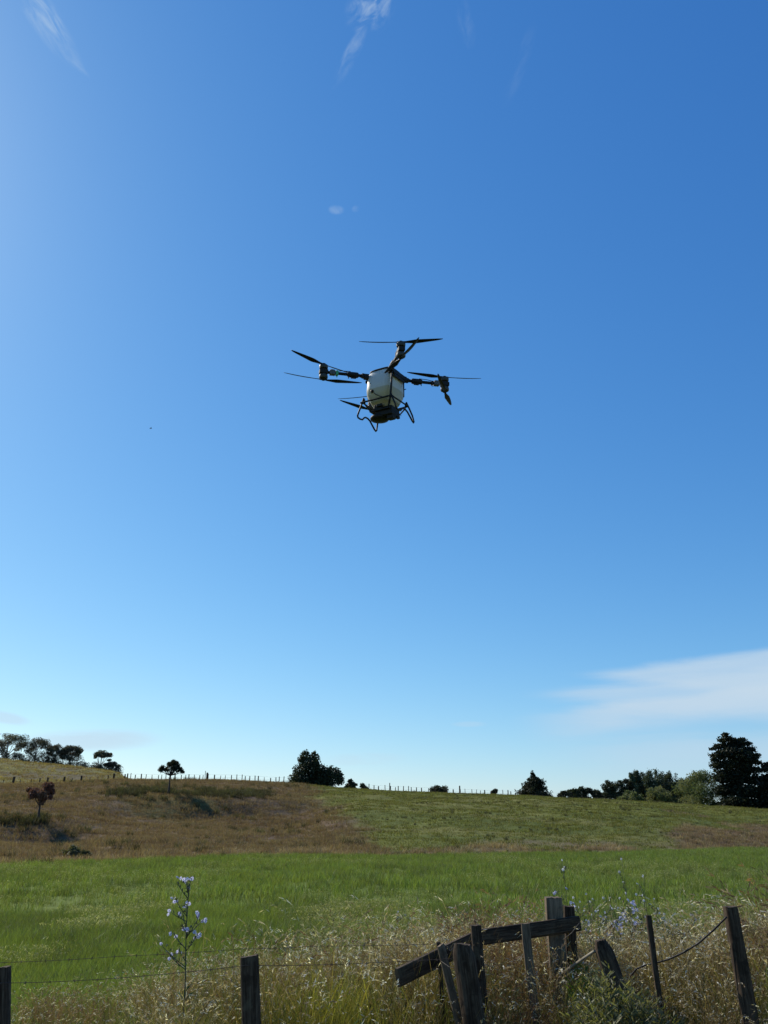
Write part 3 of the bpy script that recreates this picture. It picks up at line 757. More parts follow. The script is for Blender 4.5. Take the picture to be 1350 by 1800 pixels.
# dark twin-lobed tree on the skyline
e, m = tree_at('macrocarpa_tree', 556, 1380, 166, 'large dark two lobed evergreen tree on the skyline', 'tree')
H0 = 64*m/.95; dx = lambda v: (v-556)*m
bl = [(dx(a_), b_*.8, (1378-c_)*m/.95, s_*m, s_*m*1.1, s_*m) for a_, b_, c_, s_ in
      [(538, 0, 1340, 15), (526, 1, 1350, 13), (520, 0, 1362, 12), (519, -1, 1371, 10), (535, 0, 1328, 10), (550, 1, 1330, 10), (548, -1, 1342, 14), (540, 0, 1362, 16), (556, 1, 1358, 15), (557, -1, 1346, 9), (568, 0, 1362, 14),
       (580, 0, 1350, 9), (590, 1, 1352, 9), (596, 0, 1360, 9), (587, -1, 1364, 12), (578, 0, 1368, 10), (598, 0, 1366, 7), (565, 0, 1350, 11), (572, 1, 1358, 12), (566, -1, 1371, 12), (545, 1, 1372, 12), (530, -1, 1370, 12), (536, 0, 1320, 5), (550, 0, 1322, 4.5), (528, 0, 1331, 6)]]
trunk(e, H0*.4, .45, [(.4, dx(530), 0, 2, .6), (.5, dx(585), 0, 2, .6)], M['bark'])
link('crown', leaf_mesh('crown', bl, 17000, .34, NEARBLK, M['leafdark'], 81, spike=.35), e)
bush(617, 1365, 1386, 25, 'round dark bush just right of the two lobed tree', 82, 170)
bush(639, 1374, 1389, 18, 'small low bush trailing behind the round dark bush', 83, 171, n=2000)
bush(771, 1378, 1396, 35, 'low wide dark bush on the middle of the skyline fence', 84, 176, n=4000)
bush(869, 1382, 1398, 15, 'little round bush alone left of the conical conifer', 85, 177, n=1800)
# conical conifer
e, m = tree_at('conifer_tree', 939, 1400, 180, 'broad cone shaped dark conifer standing alone on the right skyline', 'tree')
H0 = 48*m/.95; R = 35*m
bl = env_blobs(H0*.06, H0*.90, lambda t: R*(1-t)**1.05+.12, 90, R*.20, 86, .6, .88)+[(0, 0, H0*.9, .3, .3, .7), (0, 0, H0*.8, .6, .6, .8)]
trunk(e, H0*.9, .3, [], M['bark'], .2)
link('crown', leaf_mesh('crown', bl, 13000, .32, NEARBLK, M['leafdark'], 87, spike=.5, fill=2.0), e)
# low row, dark shelter belt, poplars, willows
for i, (px, top, base, w) in enumerate([(992, 1386, 1408, 24), (1007, 1382, 1408, 26), (1021, 1379, 1408, 26), (1036, 1382, 1409, 26), (1051, 1386, 1409, 24)]):
    bush(px, top, base, w, 'low dark shelter tree, %s from the left in the ragged row right of the conifer' % ORD[i], 90+i, 184, group='low ragged shelter trees', n=2600, name='shelter_tree', cat='tree')
for i, (px, top, base, w, r, lb) in enumerate([(1072, 1360, 1408, 32, 188, 'dark bushy tree at the left end of the tall shelter belt'), (1090, 1357, 1409, 30, 190, 'dark bushy tree with flat top second in the shelter belt'), (1106, 1354, 1410, 30, 192, 'dark bushy tree touching the leftmost poplar')]):
    bush(px, top, base, w, lb, 100+i, r, n=5200, name='shelter_tree', cat='tree', nb=22)
for i, (px, top, w) in enumerate([(1114, 1357, 12), (1124, 1352, 15), (1135, 1354, 15), (1147, 1351, 17), (1158, 1349, 18), (1170, 1350, 17), (1182, 1348, 17), (1193, 1353, 16), (1204, 1358, 14), (1214, 1359, 12), (1226, 1361, 12)]):
    e, m = tree_at('poplar_tree', px, 1412, 196+(i % 3)*2, 'upright blue green poplar, %s from the left in the close row behind the willows' % ORD[i], 'tree', 'poplars in a close row'); H0 = (1412-top)*m/.95*1.13; R = w*m*.78
    bl = env_blobs(H0*.10, H0*.93, lambda t: R*min(1, (1-t)*2.2+.12)*(.75+.25*min(1, t*4)), 34, R*.42, 110+i, 1.5, .75)
    trunk(e, H0*.85, .2, [], M['bark'], .2)
    link('crown', leaf_mesh('crown', bl, 5600, .28, POPL, M['leafdark'], 130+i, fill=2.2), e)
def willow(px, top, base, w, r, label, seed, n):
    e, m = tree_at('willow_tree', px, base, r, label, 'tree'); h = (base-top)*m/.95+.2; R = w*m/2
    bl = env_blobs(h*.12, h*.84, lambda t: R*(1-t**2.4)**.5*.95+.1, 38, min(R, h)*.24, seed, .9, .9)
    trunk(e, h*.5, .2, [(.5, R*.4, 0, h*.3, .5), (.4, -R*.4, 0, h*.3, .5)], M['bark'])
    link('crown', leaf_mesh('crown', bl, n, .24, WILL, M['leaflight'], seed, lump=.45, fill=2.6), e)
willow(1108, 1391, 1411, 42, 178, 'low pale green willow at the foot of the shelter belt', 150, 6000)
willow(1158, 1386, 1416, 54, 177, 'rounded pale green willow between the low willow and the big one', 151, 9000)
willow(1236, 1360, 1421, 92, 176, 'biggest pale green willow beside the tall black macrocarpa', 152, 18000)
for px, w, s_ in [(1190, 20, 153), (1205, 16, 154), (1258, 22, 155), (1272, 20, 156)]:
    bush(px, 1408, 1422, w, 'small pale bush at the foot of the big willow, %s from the left' % {153: 'first', 154: 'second', 155: 'third', 156: 'last'}[s_], s_, 175, cols=WILL, mat='leaflight', n=1500, group='small pale bushes by the big willow')
def macrocarpa(px, base, r, pts, label, seed, n):
    e, m = tree_at('macrocarpa_tree', px, base, r, label, 'tree'); g = random.Random(seed)
    bl = [((a_-px+5)*m, g.uniform(-1, 1)*s_*m*.6, (base-c_-7)*m/.95, s_*m*.98, s_*m, s_*m*.44) for a_, c_, s_ in pts]
    hh = max(b[2] for b in bl); trunk(e, hh*.8, .5, [(.3, 3, 0, 3, .4), (.4, -3, 0, 3, .4), (.6, 2, 1, 3, .3)], M['bark'], .2)
    link('crown', leaf_mesh('crown', bl, n, .40, [(.024, .031, .017), (.018, .025, .014), (.030, .037, .020)], M['leafdark'], seed, spike=.9, lump=.3, fill=2.0), e)
macrocarpa(1306, 1425, 172, [(1288, 1295, 7), (1284, 1304, 10), (1293, 1302, 9), (1304, 1304, 9), (1319, 1303, 8), (1327, 1309, 8), (1312, 1311, 13), (1298, 1313, 15), (1278, 1313, 10), (1272, 1316, 7), (1327, 1320, 12), (1336, 1330, 9),
    (1284, 1325, 17), (1305, 1327, 20), (1271, 1330, 13), (1325, 1337, 16), (1289, 1342, 20), (1310, 1347, 22), (1271, 1345, 13), (1332, 1352, 14), (1284, 1360, 20), (1306, 1366, 24), (1330, 1370, 18),
    (1273, 1366, 14), (1286, 1382, 20), (1310, 1388, 24), (1332, 1390, 18), (1274, 1388, 13), (1284, 1402, 18), (1306, 1406, 22), (1330, 1408, 20), (1269, 1408, 12), (1291, 1415, 16), (1318, 1416, 16), (1262, 1318, 5), (1263, 1336, 6), (1343, 1341, 7)],
    'tall ragged black macrocarpa towering over the pale willows', 160, 34000)
macrocarpa(1368, 1427, 170, [(1362, 1345, 12), (1352, 1352, 10), (1372, 1350, 12), (1360, 1366, 16), (1380, 1368, 16), (1350, 1378, 14), (1366, 1385, 20), (1386, 1390, 18), (1352, 1398, 16), (1370, 1408, 20), (1390, 1410, 18), (1351, 1415, 12)],
    'dark macrocarpa cut off by the right edge behind the tallest tree', 161, 14000)
# scrub at the toe of the slope
for px, py, w, t_, s_ in [(128, 1508, 34, 1488, 170), (150, 1510, 24, 1497, 171), (112, 1505, 20, 1494, 172)]:
    P = ray_ground(px, py); bush(px, t_, py, w, '%s grey green rush clump at the foot of the left slope' % {170: 'middle and biggest', 171: 'right hand', 172: 'left hand'}[s_], s_, math.hypot(P.x, P.y), cols=[(.12, .125, .07), (.09, .10, .05)], mat='leaflight', n=1800, leaf=.2, name='rush_clump', cat='shrub', group='rush clumps at the foot of the left slope', stem=False)

# ------------------------------------------------------------------ fences on the hill
def far_fence(name, label, cat, items, r_of, wires=True):
    x0 = items[len(items)//2][0]; P0 = polar(x0, 1385, r_of(x0)); root = empty(name, P0); tag(root, label, cat)
    cache = {}
    prev = None; wp = []
    for px, h, w, lean in items:
        P = polar(px, 1385, r_of(px))-P0
        key = (round(w, 2),)
        if key not in cache:
            mb = MB(); mb.box((0, 0, .5), (w, w, 1.0), None, .9); o = mb.build('post', M['wood'], root); cache[key] = o.data
        else:
            o = link('post', cache[key], root)
        o.location = P-Vector((0, 0, .2)); o.scale = (1, 1, h+.2); o.rotation_euler = (0, lean, random.uniform(0, 1.5))
        wp.append(P)
    if wires:
        for hgt in (.45, .9):
            mb = MB(); mb.tube([p+Vector((0, 0, hgt)) for p in wp], .008, 3, False); mb.build('wire', M['galv'], root)
g = random.Random(5)
it = []; x = 222.0
while x < 512:
    it.append((x, g.uniform(.75, 1.12), g.choice([.10, .12, .16]), g.uniform(-.05, .05))); x += g.choice([5.5, 8, 9.5, 11])
it += [(359, 1.55, .10, 0), (362.5, 1.25, .26, 0)]; it.sort()
far_fence('skyline_fence', 'long wire fence of thin posts along the left skyline behind the cabbage tree', 'fence', it, lambda p: float(crest_r(np.interp(p, _kx, _ca)))+.3)
it = []; x = 641.0
while x < 906:
    it.append((x, g.uniform(.75, 1.12), g.choice([.10, .13, .17]), g.uniform(-.06, .06))); x += g.choice([5, 7.5, 9, 12])
it += [(685, 1.5, .16, .03), (808, 1.55, .22, 0)]; it.sort()
far_fence('skyline_fence', 'wire fence with crowded posts on the crest right of the two lobed tree', 'fence', it, lambda p: float(crest_r(np.interp(p, _kx, _ca)))+.6)
it = [(-14, 1.0, .2, 0), (4, .8, .1, 0), (21, 1.25, .28, .12), (34, .8, .1, 0), (53, .85, .1, 0), (68, .95, .14, 0), (82, 1.0, .22, 0), (97, .7, .1, 0), (111, 1.05, .24, 0), (125, .75, .1, 0), (141, 1.05, .24, 0), (156, .7, .1, 0), (170, .75, .1, 0), (188, .85, .14, 0), (198, 1.1, .30, 0), (217, .95, .2, .05)]
far_fence('paddock_fence', 'fence of stout brown posts crossing below the yellow upper hill', 'fence', it, lambda p: float(crest_r(np.interp(p, _kx, _ca)))+1.5)
it = []; x = 915.0
while x < 1120:
    it.append((x, g.uniform(.35, .6), .12, 0)); x += g.choice([9, 13, 17])
far_fence('low_fence', 'low fence half hidden in grass in front of the conifer', 'fence', it, lambda p: float(crest_r(np.interp(p, _kx, _ca)))+.8)

# ------------------------------------------------------------------ timber near the camera
def timber(name, parent, A, B, w, d, mat, round_=2.6, taper=1.0, seed=0, yaw=0.0, topcut=0.0, warp=.01, rough=.012, n=18, dome=0.0):
    """a weathered post or board from A (bottom) to B (top); grain runs along local Z"""
    A, B = Vector(A), Vector(B); ax = B-A; L = ax.length; z = ax.normalized()
    xh = Vector((math.cos(yaw), math.sin(yaw), 0)); y = z.cross(xh).normalized(); xh = y.cross(z).normalized()
    R = Matrix((xh, y, z)).transposed(); g = random.Random(seed)
    k = 20; notch = [g.random()*6.283 for _ in range(3)]; V = []; Fs = []; ph = g.random()*9
    for i in range(n+1):
        t = i/n; wx = warp*math.sin(t*3.1+ph); wy = warp*math.cos(t*2.3+ph)
        for j in range(k):
            a = 2*math.pi*j/k; c, s = math.cos(a), math.sin(a)
            rr = (abs(c)**round_+abs(s)**round_)**(-1/round_)
            q = 1+rough*8*(vnoise(np.array([c*1.5+seed]), np.array([s*1.5+t*L*1.7]), seed)[0]-.5)
            for na in notch:
                dd = abs((a-na+math.pi) % (2*math.pi)-math.pi)
                if dd < .2: q -= .10*(.5+.5*math.sin(t*5+na*7))
            kk = (1-(1-taper)*t)
            if i == n: kk *= .965
            if dome and t*L > L-w*.6: kk *= max(.25, 1-dome*2.2*((t*L-(L-w*.6))/(w*.6))**2)
            zz = t*L+(topcut*c*w*.5 + g.uniform(-1, 1)*w*.035 if i >= n-1 else 0)-(w*.05 if i == n-1 else 0)
            V.append((c*rr*w/2*q*kk+wx, s*rr*d/2*q*kk+wy, zz))
    for i in range(n):
        for j in range(k):
            a_, b_ = i*k+j, i*k+(j+1) % k; Fs.append((a_, b_, b_+k, a_+k))
    V.append((wx, wy, L-w*.04)); c0 = len(V)-1; V.append((0, 0, 0))
    for j in range(k):
        Fs.append((n*k+j, n*k+(j+1) % k, c0)); Fs.append(((j+1) % k, j, c0+1))
    me = bpy.data.meshes.new(name); me.from_pydata(V, [], Fs); me.materials.append(mat)
    me.polygons.foreach_set('use_smooth', [True]*len(Fs)); me.update(); me.set_sharp_from_angle(angle=math.radians(42))
    o = link(name, me, parent); o.rotation_euler = R.to_euler(); o.location = A-(parent.location if parent else Vector())
    return o
def to_ground(top, low, zg=None):
    """carry the line from top through low on down into the soil"""
    d = (low-top).normalized(); z = (hz(low.x, low.y) if zg is None else zg)-.25
    return top+d*((z-top.z)/d.z)
def pxm(w, d): return w/F*d
def post_px(name, parent, tx, ty, bx, by, depth, w, dthick, mat, ddepth=0.0, **kw):
    T = cam_pt(tx, ty, depth); d2 = pix_dir(bx, by); yy = T.y+ddepth     # stands upright in depth: the low point has the same y
    k = yy/d2[1]; Lw = Vector((d2[0]*k, yy, EYE+d2[2]*k))
    return timber(name, parent, to_ground(T, Lw), T, pxm(w, depth), pxm(dthick, depth), mat, **kw)

# wire fence on the left
root = empty('wire_fence', cam_pt(441, 1760, 5.4)*1.0); root.location.z = 0
tag(root, 'two strand wire fence with dark stout posts crossing the lower left', 'fence')
post_px('post', root, 4, 1700, 3, 1790, 4.95, 33, 33, M['wood'], seed=1, round_=3.0)
post_px('post', root, 441, 1680, 442, 1795, 5.4, 32, 30, M['wood'], seed=2, round_=2.8, topcut=.1)
def wire(name, parent, pts, rad, mat, barb=0, sag=0.0):
    P = []
    for a_, b_ in zip(pts[:-1], pts[1:]):
        A_, B_ = cam_pt(*a_), cam_pt(*b_); n = 8
        for i in range(n):
            t = i/n; p = A_*(1-t)+B_*t; p.z -= sag*4*t*(1-t); P.append(p)
    P.append(cam_pt(*pts[-1])); off = parent.location if parent else Vector()
    P = [p-off for p in P]
    mb = MB(); mb.tube(P, rad, 6, True); o = mb.build(name, mat, parent, True)
    if barb:
        mb = MB(); tot = sum((b-a).length for a, b in zip(P[:-1], P[1:])); nb = int(tot/barb)
        for i in range(nb):
            s_ = (i+.5)*barb; 
            for a, b in zip(P[:-1], P[1:]):
                l = (b-a).length
                if s_ <= l: break
                s_ -= l
            p = a+(b-a)*(s_/l); t = (b-a).normalized()
            for q in range(3):
                d = Vector((random.uniform(-1, 1), random.uniform(-1, 1), random.uniform(-1, 1))); d = (d-t*d.dot(t)*.7).normalized()
                mb.tube([p-d*.011, p, p+d*.011], [.0009, rad*.9, .0009], 4)
        b_ = mb.build('barbs', mat, o); b_['kind'] = 'stuff'
    return o
wire('wire', root, [(-60, 1696, 4.8), (4, 1692, 4.98), (210, 1681, 5.25), (425, 1668, 5.62), (560, 1663, 5.9), (772, 1659, 6.25)], .0016, M['rust'], .14, .004)
wire('wire', root, [(-60, 1732, 4.7), (4, 1728, 4.85), (150, 1723, 5.0), (300, 1711, 5.2), (430, 1697, 5.29), (560, 1696, 5.7), (700, 1690, 6.0), (800, 1684, 5.98)], .0019, M['rust'], .14, .003)
# broken-down rail fence
root = empty('rail_fence', (cam_pt(860, 1750, 6.4).x, cam_pt(860, 1750, 6.4).y, 0))
tag(root, 'collapsed timber rail fence of dark leaning posts and two skewed boards', 'fence')
def board_px(a, b, da, db, h, th, mat, seed):
    A_, B_ = cam_pt(a[0], a[1], da), cam_pt(b[0], b[1], db)
    yaw = math.atan2((B_-A_).y, (B_-A_).x)+math.pi/2
    return timber('rail', root, A_, B_, th, h, mat, round_=9, seed=seed, yaw=yaw, warp=.004, rough=.006, n=14)
board_px((698, 1718), (838, 1652), 6.15, 6.75, pxm(29, 6.3), .045, M['wood'], 11)
board_px((846, 1648), (1019, 1622), 6.68, 6.85, pxm(25, 6.7), .045, M['wood'], 12)
post_px('post', root, 814, 1659, 833, 1800, 6.0, 37, 34, M['wood'], seed=13, round_=2.2, topcut=-.15, rough=.035, dome=.12)
post_px('post', root, 838, 1626, 848, 1745, 6.45, 19, 18, M['wood'], seed=14, round_=2.6)
post_px('batten', root, 776, 1660, 806, 1795, 6.12, 14, 8, M['woodgrey'], seed=15, round_=5, topcut=.3, yaw=.3)
post_px('batten', root, 769, 1656, 772, 1690, 6.5, 8, 8, M['wood'], seed=16, round_=3)
b_ = post_px('batten', root, 926, 1623, 942, 1757, 6.5, 15, 8, M['woodgrey'], seed=17, round_=5, warp=.022, rough=.02)
p_ = post_px('post', root, 974, 1577, 985, 1757, 6.98, 29, 28, M['woodgrey'], seed=18, round_=6, rough=.006); p_['label'] = 'pale grey square post standing highest'
post_px('post', root, 998, 1593, 1012, 1785, 7.05, 20, 20, M['wood'], seed=19, round_=2.4, rough=.03)
wire('tie_wire', root, [(1019, 1622, 6.55), (1005, 1640, 6.5), (990, 1652, 6.55)], .003, M['galv'])
wire('tie_wire', root, [(776, 1690, 6.05), (790, 1700, 5.95), (806, 1703, 5.9), (818, 1702, 5.92)], .0022, M['galv'])
wire('tie_wire', root, [(786, 1664, 6.1), (792, 1672, 6.05), (797, 1666, 6.1), (793, 1682, 6.1)], .003, M['galv'])
# leaning stump post and its stake
root = empty('leaning_stump', (cam_pt(1080, 1760, 6.5).x, cam_pt(1080, 1760, 6.5).y, 0)); tag(root, 'thick round topped stump post leaning left beside the collapsed rails', 'post')
post_px('post', root, 1054, 1653, 1087, 1740, 6.3, 33, 32, M['wood'], seed=21, round_=2.0, topcut=-.1, rough=.04, dome=.20)
o = timber('wooden_stake', None, cam_pt(978, 1716, 6.75), cam_pt(1046, 1672, 6.28), .022, .022, M['woodpale'], seed=22, round_=2.2, warp=.006, rough=.02)
tag(o, 'thin pale wooden stake slanting against the leaning stump', 'stake')
# right-hand posts with the sagging cable
root = empty('cable_fence', (cam_pt(1240, 1760, 6.2).x, cam_pt(1240, 1760, 6.2).y, 0)); tag(root, 'leaning fence remnant with a black cable sagging from its tall right post', 'fence')
post_px('post', root, 1284.5, 1593, 1317, 1795, 6.0, 24, 24, M['wood'], seed=23, round_=4.5, taper=1.0, rough=.006)
post_px('post', root, 1141, 1609, 1158, 1736, 6.3, 10, 10, M['wood'], seed=24, round_=3, rough=.012)
wire('cable', root, [(1277, 1612, 5.9), (1254, 1635, 5.97), (1228, 1658, 6.03), (1202, 1674, 6.1), (1176, 1686, 6.17), (1155, 1692, 6.22), (1135, 1696, 6.27), (1119, 1703, 6.3), (1108, 1716, 6.32)], .0070, M['cable'])
wire('wire', root, [(1296, 1640, 6.05), (1340, 1632, 6.0), (1420, 1622, 5.9)], .0016, M['rust'], .14, 0)
wire('wire', root, [(1300, 1668, 6.05), (1350, 1664, 6.0), (1420, 1660, 5.9)], .0016, M['rust'], .14, 0)

# ------------------------------------------------------------------ wild flowers and weeds
M['petal'] = m_leaf('petal', .12, .45, .5, .01, .2, (1, 1, 1.1))
def petal_flower(cols, n, r, seed):
    g = np.random.default_rng(seed); V = []; C = []
    for i in range(n):
        a = i*6.283/n; d = np.array([math.cos(a), math.sin(a), .18+.25*g.random()]); b = np.array([-math.sin(a), math.cos(a), 0])
        V += [d*r*.12, d*r*.6+b*r*.17, d*r*(.85+.3*g.random()), d*r*.6-b*r*.17]; C += [np.array(cols[g.integers(len(cols))])]*4
    for i in range(6):
        a = i*6.283/6; d = np.array([math.cos(a), math.sin(a), .1]); b = np.array([-math.sin(a), math.cos(a), 0])
        V += [(0, 0, -r*.25), d*r*.16-b*r*.1, d*r*.2+np.array([0, 0, r*.12]), d*r*.16+b*r*.1]; C += [np.array((.09, .10, .22))]*4
    return mesh_np('flower', np.array(V), np.arange(len(V)).reshape(-1, 4), M['petal'], np.array(C))
BLUE = [(.66, .65, .80), (.76, .75, .84), (.52, .51, .72)]; WHITE = [(.74, .74, .76), (.62, .63, .70)]
fl_blue = [petal_flower(BLUE, 12, .0165, i) for i in range(3)]; fl_white = [petal_flower(WHITE, 9, .0125, 10+i) for i in range(3)]
M['stem'] = m_plain('green_stem', (.05, .065, .030), .7, nscale=20, namt=.3)
def chicory(base, h, stops, label, seed, flowers, fmesh, group=None, lean=(0, 0), name='chicory_plant', fscale=1.0, leaves=10, rad=.0042):
    """stops: (height fraction, dx, dz) of the ends of side shoots; flowers: how many at each end"""
    e = empty(name, base); tag(e, label, 'wild flower', group); g = random.Random(seed)
    mb = MB(); pts = [(lean[0]*t*t+g.uniform(-.006, .006), lean[1]*t*t, h*t) for t in [i/8 for i in range(9)]]
    mb.tube(pts, [rad*(1.3-.9*i/8) for i in range(9)], 6); ends = [(pts[-1], 1)]
    for t, dx, dz, nf in stops:
        i = min(7, int(t*8)); f = t*8-i; p = [pts[i][c]*(1-f)+pts[i+1][c]*f for c in range(3)]
        q = (p[0]+dx, p[1]+g.uniform(-.06, .06), p[2]+dz)
        mb.tube([p, (p[0]+dx*.45, (p[1]+q[1])/2, p[2]+dz*.38), (p[0]+dx*.85, q[1], p[2]+dz*.8), q], [rad*.6, rad*.5, rad*.42, rad*.3], 5); ends.append((q, nf))
    for t, dx, dz, nf in stops:
        i = min(7, int(t*8)); f = t*8-i; p = [pts[i][c]*(1-f)+pts[i+1][c]*f for c in range(3)]
        for q_ in (.3, .5, .7, .85):
            x_ = p[0]+dx*(q_*1.0); z_ = p[2]+dz*q_**1.2; a_ = g.uniform(0, 6.28); d_x, d_y = math.cos(a_), math.sin(a_)
            mb.tube([(x_, p[1], z_), (x_+d_x*.008, p[1]+d_y*.008, z_+.006), (x_+d_x*.012, p[1]+d_y*.012, z_+.016), (x_+d_x*.013, p[1]+d_y*.013, z_+.022)], [.0012, .0035, .0042, .001], 5)
            if g.random() < .5: mb.add([(x_, p[1], z_), (x_+d_x*.02-d_y*.004, p[1]+d_y*.02, z_+.012), (x_+d_x*.045, p[1]+d_y*.045, z_+.012), (x_+d_x*.02+d_y*.004, p[1]+d_y*.02, z_+.008)], [(0, 1, 2, 3)])
    mb.build('stem', M['stem'], e, True)
    for q, nf in ends:
        for i in range(nf if flowers else 0):
            o = link('flower', fmesh[g.randrange(len(fmesh))], e); s_ = fscale*g.uniform(.8, 1.15)
            o.location = (q[0]+(g.uniform(-.026, .026) if nf > 1 else 0), q[1]+g.uniform(-.02, .02), q[2]+(g.uniform(-.035, .03) if nf > 1 else 0)); o.scale = (s_,)*3
            o.rotation_euler = (g.uniform(.3, 1.9), g.uniform(-.6, .6), g.uniform(-1.2, 1.2))
    if leaves:
        V = []; gg = np.random.default_rng(seed)
        for i in range(leaves):
            z = h*(.02+.42*gg.random()**1.4); a = gg.random()*6.283; L = .10*(1.2-z/h)*(.6+.8*gg.random()); d = np.array([math.cos(a), math.sin(a), .7]); b = np.array([-math.sin(a), math.cos(a), 0])*L*.13
            p = np.array([0, 0, z]); m_ = p+d*L*.5; t_ = p+d*L; t_[2] -= L*.25
            V += [p, m_+b, t_, m_-b]
        link('leaf', mesh_np('leaf', np.array(V), np.arange(len(V)).reshape(-1, 4), M['crop'], np.ones((len(V), 3))*np.array([.06, .085, .03])), e)
    return e
d_ = 6.1; B_ = cam_pt(326, 1745, d_); base = Vector((B_.x, B_.y, hz(B_.x, B_.y))); topz = cam_pt(314, 1545, d_)
def hpx(p): # px offset to metres at the flower's depth
    return p/F*d_
h = (topz.z-base.z)*B_.y/topz.y if True else 0
T_ = pix_dir(316, 1545); k_ = B_.y/T_[1]; h = EYE+T_[2]*k_-base.z
def st(sx, sy, ex, ey, nf):
    """shoot leaving the stem at pixel row sy and ending at pixel (ex, ey)"""
    D = pix_dir(sx, sy); z = EYE+D[2]*B_.y/D[1]-base.z; D2 = pix_dir(ex, ey); z2 = EYE+D2[2]*B_.y/D2[1]-base.z
    xs = D[0]*B_.y/D[1]; xe = D2[0]*B_.y/D2[1]
    return (min(.99, max(0.02, z/h)), xe-xs, z2-z, nf)
chicory(base, h, [st(318, 1580, 300, 1549, 2), st(319, 1570, 312, 1549, 2), st(320, 1572, 326, 1540, 2), st(320, 1580, 319, 1556, 2), st(321, 1590, 322, 1562, 1), st(321, 1612, 298, 1577, 4), st(322, 1620, 297, 1602, 2),
    st(322, 1615, 320, 1590, 3), st(323, 1632, 313, 1602, 3), st(324, 1650, 348, 1607, 4), st(324, 1645, 354, 1615, 3), st(324, 1640, 317, 1626, 3), st(324, 1650, 332, 1628, 2), st(325, 1668, 301, 1640, 2), st(325, 1672, 344, 1645, 5), st(326, 1672, 349, 1640, 2),
    st(326, 1700, 286, 1657, 1), st(326, 1705, 294, 1678, 3), st(326, 1690, 314, 1668, 2)],
    'tall branching chicory with pale blue flowers left of the stout post', 3, True, fl_blue, lean=(-.05, 0), fscale=1.0, leaves=26, rad=.006)
lbl = {0: 'tallest thin chicory stem rising above the grey square post', 1: 'thin chicory with white buds high above the leaning stump', 2: 'chicory stem with single white flowers right of the tall pair'}
spots = [(987, 1512, 1, 0, 7.6), (1093, 1510, 1, 1, 7.9), (1130, 1540, 1, 2, 7.8), (995, 1562, 4, 3, 7.5), (1103, 1582, 6, 4, 7.6), (1020, 1585, 3, 5, 7.7), (1060, 1578, 2, 6, 7.8), (1075, 1597, 3, 7, 7.4), (1122, 1598, 3, 8, 7.7), (1148, 1580, 2, 9, 7.9), (1160, 1605, 2, 10, 7.7), (1040, 1608, 2, 11, 7.5), (1092, 1612, 4, 12, 7.4), (1180, 1612, 2, 13, 7.8), (1008, 1578, 2, 14, 7.6), (700, 1603, 1, 15, 7.8), (1215, 1608, 1, 16, 7.9)]+[(x_, y_, 2, 17+k_, d_k) for k_, (x_, y_, d_k) in enumerate([(1012, 1600, 7.7), (1030, 1572, 7.9), (1050, 1602, 7.6), (1066, 1612, 7.5), (1086, 1596, 7.8), (1112, 1618, 7.6), (1132, 1612, 7.9), (1150, 1620, 7.6), (1168, 1622, 7.8), (1100, 1570, 8.0), (1118, 1572, 8.0), (1190, 1626, 7.7), (1035, 1625, 7.5), (1204, 1618, 7.9)])]
LB = {3: 'blue flowered chicory stem just right of the grey square post', 4: 'chicory stem with the densest blue flower cluster behind the leaning stump', 5: 'white flowered chicory stem between the grey post and the leaning stump',
      6: 'white flowered chicory stem at upper left of the densest blue cluster', 7: 'white flowered chicory stem at lower left of the densest blue cluster', 8: 'white flowered chicory stem just right of the densest blue cluster',
      9: 'white flowered chicory stem rising over the thin leaning post', 10: 'short white flowered chicory stem right of the thin post top', 11: 'short white flowered chicory stem directly above the leaning stump',
      12: 'short blue flowered chicory stem below the densest blue cluster', 13: 'white flowered chicory stem farthest right in the patch beyond the thin post', 14: 'white flowered chicory stem above the dark post beside the grey one',
      15: 'lone pale flowering stem in the grass left of the grey post', 16: 'lone pale flowering stem near the tall right post'}
for tx, ty, nf, i, dd in spots:
    T = cam_pt(tx, ty, dd); g = random.Random(500+i); bx = T.x+g.uniform(-.08, .08); z0 = hz(bx, T.y); hh = T.z-z0
    stp = [(g.uniform(.72, .92), g.uniform(-.09, .09), g.uniform(.05, .12)*(1 if hh > .5 else .6), max(1, nf-1)) for _ in range(2+nf//2)]
    white = i not in (3, 4, 12)
    chicory(Vector((bx, T.y, z0)), hh, stp, lbl.get(i) or LB.get(i, 'small white flowered chicory stem in the low patch behind the leaning stump'),
            600+i, True, fl_white if white else fl_blue, None if i < 3 or i in (15, 16) else 'chicory stems behind the leaning stump', lean=(T.x-bx, 0), fscale=1.0 if not white else 1.05, leaves=6, rad=.0032)

